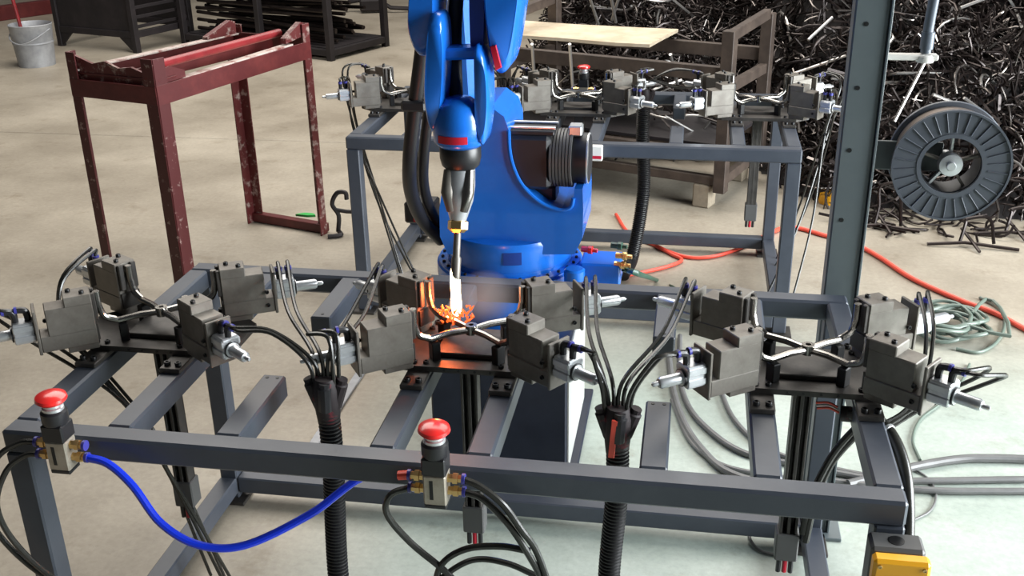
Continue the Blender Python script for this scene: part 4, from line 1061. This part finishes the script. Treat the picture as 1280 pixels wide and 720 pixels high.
me.polygons.foreach_set('use_smooth', np.ones(len(me.polygons), dtype=bool)); me.set_sharp_from_angle(angle=R(50))
o = bpy.data.objects.new('scrap_pile', me); COL.objects.link(o)
tag(o, 'tall dark heap of tangled steel tube offcuts filling the back right', 'scrap heap', kind='stuff')
shared = {}
NM = {'rod': 'straight_offcut', 'arc': 'curved_offcut', 'hook': 'hooked_offcut', 'strip': 'flat_offcut', 'kink': 'kinked_offcut'}
LB = {'rod': 'straight steel tube offcut lying on the scrap heap', 'arc': 'curved steel tube offcut lying on the scrap heap', 'hook': 'hook-ended steel tube offcut lying on the scrap heap',
      'strip': 'flat steel strip offcut lying on the scrap heap', 'kink': 'kinked steel tube offcut lying on the scrap heap'}
for k in range(285):
    i = rh.randrange(len(SH)); kd = SH[i][0]
    bright = rh.random() < 0.16
    key = (i, bright)
    if key not in shared: shared[key] = SH[i][1].mesh(NM[kd], M['scrapbright' if bright else 'scrap'])
    o = bpy.data.objects.new(NM[kd], shared[key]); COL.objects.link(o)
    x = rh.uniform(-0.9, 2.2); y = base_y(x) + rh.uniform(0.05, 1.5)
    o.matrix_world = place(x, y, rh.uniform(0.02, 0.06), sc=rh.uniform(0.8, 1.3))
    tag(o, LB[kd] + (', shiny' if bright else ', dark'), 'offcut', ('shiny ' if bright else 'dark ') + kd + ' offcuts on the scrap heap')
# strays on the concrete before the heap
for k in range(48):
    i = rh.choice([0, 2, 3, 5, 6, 9]); kd = SH[i][0]; key = (i, False)
    if key not in shared: shared[key] = SH[i][1].mesh(NM[kd], M['scrap'])
    o = bpy.data.objects.new(NM[kd], shared[key]); COL.objects.link(o)
    x = rh.uniform(0.75, 2.0); y = base_y(x) - rh.uniform(0.0, 0.30)
    m = place(x, y, 0.012, True, rh.uniform(0.8, 1.1))
    o.matrix_world = m
    tag(o, 'dark ' + LB[kd].replace('lying on the scrap heap', 'strewn on the concrete before the heap'), 'offcut', 'offcuts strewn before the heap')
# upright tube frames left standing before the heap
for (u, v, lab) in ((1097, 283, 'bent tube trestle standing on the concrete right of the post'), (1205, 305, 'low bent tube frame on the concrete under the wire spool'), (1262, 292, 'bent tube leg lying at the foot of the heap, far right')):
    p = px(u, v, z=0.012); s_ = 0.9 if u < 1150 else 1.1
    mb = MB()
    mb.tube(spline([p + V3((-0.02, 0, 0)) * s_, p + V3((0.0, 0.03, 0.10)) * 1, p + V3((0.0, 0.05, 0.20 if u < 1150 else 0.11)), p + V3((0.10 * s_, 0.05, 0.20 if u < 1150 else 0.12)), p + V3((0.13 * s_, 0.02, 0.0))], 5), 0.0085, 7)
    mb.tube([p + V3((-0.16 * s_, -0.02, 0.0)), p + V3((0.0, -0.01, 0.012)), p + V3((0.22 * s_, -0.05, 0.0))], 0.0085, 7)
    mb.tube([p + V3((0.05, -0.10, 0.0)), p + V3((0.03, 0.0, 0.02)), p + V3((0.0, 0.09, 0.05))], 0.008, 7)
    solo('trestle', mb, 'scrap', lab, 'trestle', base=p)
p = px(1036, 247, z=0.03)
solo('yellow_cap', MB().lathe([(0.05, -0.03), (0.055, -0.01), (0.05, 0.02), (0.03, 0.035), (0, 0.038)], p, n=20), 'yellow', 'small yellow cap on the floor at the foot of the heap', 'cap', base=p)
# offcuts piled in the rack
for k in range(70):
    i = rh.randrange(len(SH)); kd = SH[i][0]; bright = rh.random() < 0.15; key = (i, bright)
    if key not in shared: shared[key] = SH[i][1].mesh(NM[kd], M['scrapbright' if bright else 'scrap'])
    o = bpy.data.objects.new(NM[kd], shared[key]); COL.objects.link(o)
    c = P_(rh.uniform(0.15, RL - 0.15), rh.uniform(0.15, RD - 0.12), 0.37 + rh.uniform(0, 0.24))
    o.matrix_world = Matrix.Translation(c) @ Matrix.Rotation(rh.uniform(0, 6.28), 4, 'Z') @ Matrix.Rotation(rh.gauss(0, 0.45), 4, 'Y') @ Matrix.Scale(rh.uniform(0.75, 1.05), 4)
    tag(o, LB[kd].replace('lying on the scrap heap', 'heaped in the brown rack') + (', shiny' if bright else ', dark'), 'offcut', ('shiny ' if bright else 'dark ') + 'offcuts in the brown rack')
# longer shiny rods leaning in the heap
for (u0, v0, u1, v1, Y) in ((735, -10, 748, 30, 6.55), (762, -12, 770, 28, 6.55), (775, -8, 765, 25, 6.6), (838, 68, 848, 110, 5.9), (1118, 152, 1160, 70, 5.6), (1166, 118, 1240, 148, 5.7), (665, 55, 668, 98, 5.75), (712, 55, 716, 112, 5.7), (1010, 50, 1040, 22, 6.2), (1200, 10, 1240, -5, 6.2)):
    a, b = px(u0, v0, Y=Y), px(u1, v1, Y=Y + 0.15)
    solo('long_offcut', MB().cyl(a, b, 0.009, n=9), 'scrapbright', 'long shiny steel rod leaning against the scrap heap', 'offcut', base=a, group='long shiny rods leaning in the scrap')

# ------------------------------------------------------------------ crates, bucket and bits at the far left
def crate_frame(name, label, A, B_, depth, h, z0):
    d = (B_ - A); L_ = d.length; x = d.normalized(); y = V3((-x.y, x.x, 0)); ang = math.atan2(x.y, x.x)
    t = Thing(name, label, 'crate', (A + B_) / 2 + y * depth / 2)
    Q = lambda s, e, z: A + x * s + y * e + V3((0, 0, z))
    for (s, e) in ((0, 0), (L_, 0), (0, depth), (L_, depth)):
        t.part('post', MB().box(Q(s, e, h / 2), (0.06, 0.06, h), ang, 0.004), 'crate')
    for e in (0, depth):
        for z in (z0, h - 0.05): t.part('rail', MB().beam(Q(0.03, e, z), Q(L_ - 0.03, e, z), 0.05, 0.06, 0.003), 'crate')
    for s in (0, L_):
        for z in (z0, h - 0.05): t.part('rail', MB().beam(Q(s, 0.03, z), Q(s, depth - 0.03, z), 0.05, 0.06, 0.003), 'crate')
    return t, Q, L_, ang
A, B_ = px(78, 57, z=0), px(172, 66, z=0)
t, Q, L_, ang = crate_frame('steel_crate', 'black steel crate with solid front, beside the grey bucket', A, B_, 0.75, 1.0, 0.17)
t.part('front_panel', MB().beam(Q(0.03, 0.0, 0.56), Q(L_ - 0.03, 0.0, 0.56), 0.02, 0.78, 0.002), 'crate')
t.part('back_panel', MB().beam(Q(0.03, 0.75, 0.56), Q(L_ - 0.03, 0.75, 0.56), 0.02, 0.78, 0.002), 'crate')
for k in range(8):
    t.part('side_bar', MB().beam(Q(L_, 0.03, 0.24 + 0.09 * k), Q(L_, 0.72, 0.24 + 0.09 * k), 0.02, 0.03, 0.002), 'crate')
for (s, sg) in ((0.06, 1), (L_ - 0.06, -1)):
    t.part('foot_gusset', MB().prism([Q(s - sg * 0.06, -0.02, 0.17), Q(s + sg * 0.16, -0.02, 0.17), Q(s, -0.02, 0.03), Q(s - sg * 0.06, -0.02, 0.0)], V3((0.0, 0.03, 0))), 'crate')
A, B_ = px(232, 54, z=0), px(414, 76, z=0)
t, Q, L_, ang = crate_frame('steel_crate', 'open black steel crate full of long tubes, behind the red stand', A, B_, 0.8, 0.95, 0.07)
t.part('middle_post', MB().box(Q(L_ * 0.55, 0, 0.5), (0.06, 0.06, 0.9), ang, 0.004), 'crate')
t.part('deck', MB().box(Q(L_ / 2, 0.4, 0.09), (L_ - 0.06, 0.72, 0.03), ang, 0.002), 'crate')
tubemesh = MB().tube([(-0.95, 0, 0), (0.95, 0, 0)], 0.02, 8).mesh('steel_tube', M['scrap'])
for k in range(55):
    o = bpy.data.objects.new('steel_tube', tubemesh); COL.objects.link(o)
    o.matrix_world = Matrix.Translation(Q(L_ / 2 + rh.uniform(-0.03, 0.03), 0.10 + (k % 5) * 0.13, 0.13 + (k // 5) * 0.072 + rh.uniform(0, 0.02))) @ Matrix.Rotation(ang + rh.uniform(-0.03, 0.03), 4, 'Z') @ Matrix.Rotation(rh.gauss(0, 0.035), 4, 'Y') @ Matrix.Scale(min(1.0, (L_ - 0.2) / 1.95), 4)
    tag(o, 'long dark steel tube stacked in the open black crate', 'tube', 'tubes in the open black crate')
pb = px(47, 81, z=0)
t = Thing('bucket', 'dull grey metal bucket with a red stick, far left', 'bucket', pb)
t.part('pail', MB().lathe([(0.16, 0.0), (0.16, 0.01), (0.185, 0.36), (0.19, 0.37), (0.185, 0.375), (0.178, 0.36), (0.15, 0.02), (0.0, 0.02)], pb, n=32), 'zinc')
t.part('hoop', MB().lathe([(0.174, 0.20), (0.178, 0.205), (0.178, 0.212), (0.175, 0.217)], pb, n=32), 'zinc')
t.part('handle', MB().tube(spline([pb + V3((-0.19, 0, 0.33)), pb + V3((-0.12, -0.16, 0.26)), pb + V3((0, -0.2, 0.22)), pb + V3((0.12, -0.16, 0.26)), pb + V3((0.19, 0, 0.33))]), 0.006, 6), 'zinc')
solo('stick', MB().cyl(pb + V3((-0.08, 0.02, 0.03)), pb + V3((-0.17, 0.05, 0.72)), 0.016, n=10), 'redbright', 'red stick standing in the grey bucket', 'stick', base=pb)
# red bar lying far left and a dark bracket on the floor at the back
a = px(-40, 22, z=0.08); b = px(62, 8, z=0.08)
solo('steel_beam', MB().beam(a, b, 0.12, 0.16, 0.006), 'redpaint', 'dark red steel beam on the floor behind the bucket', 'beam', base=a)
a = px(236, 0, z=0); 
solo('floor_post', MB().box(px(231, 34, z=0.0) + V3((0, 0, 0.4)), (0.06, 0.06, 0.8), 0.2, 0.004), 'crate', 'thin black upright standing between the two black crates', 'post')
a = px(468, 16, z=0.0)
solo('pipe_bracket', MB().tube([a + V3((-0.35, 0, 0.02)), a + V3((-0.3, 0, 0.12)), a + V3((0, 0.05, 0.16)), a + V3((0.2, 0, 0.06)), a + V3((0.5, 0.1, 0.03))], 0.025, 7).box(a + V3((-0.02, 0.02, 0.09)), (0.30, 0.16, 0.14), 0.3, 0.02), 'crate', 'dark rusty bracket on the floor left of the robot arm at the back', 'bracket', base=a)
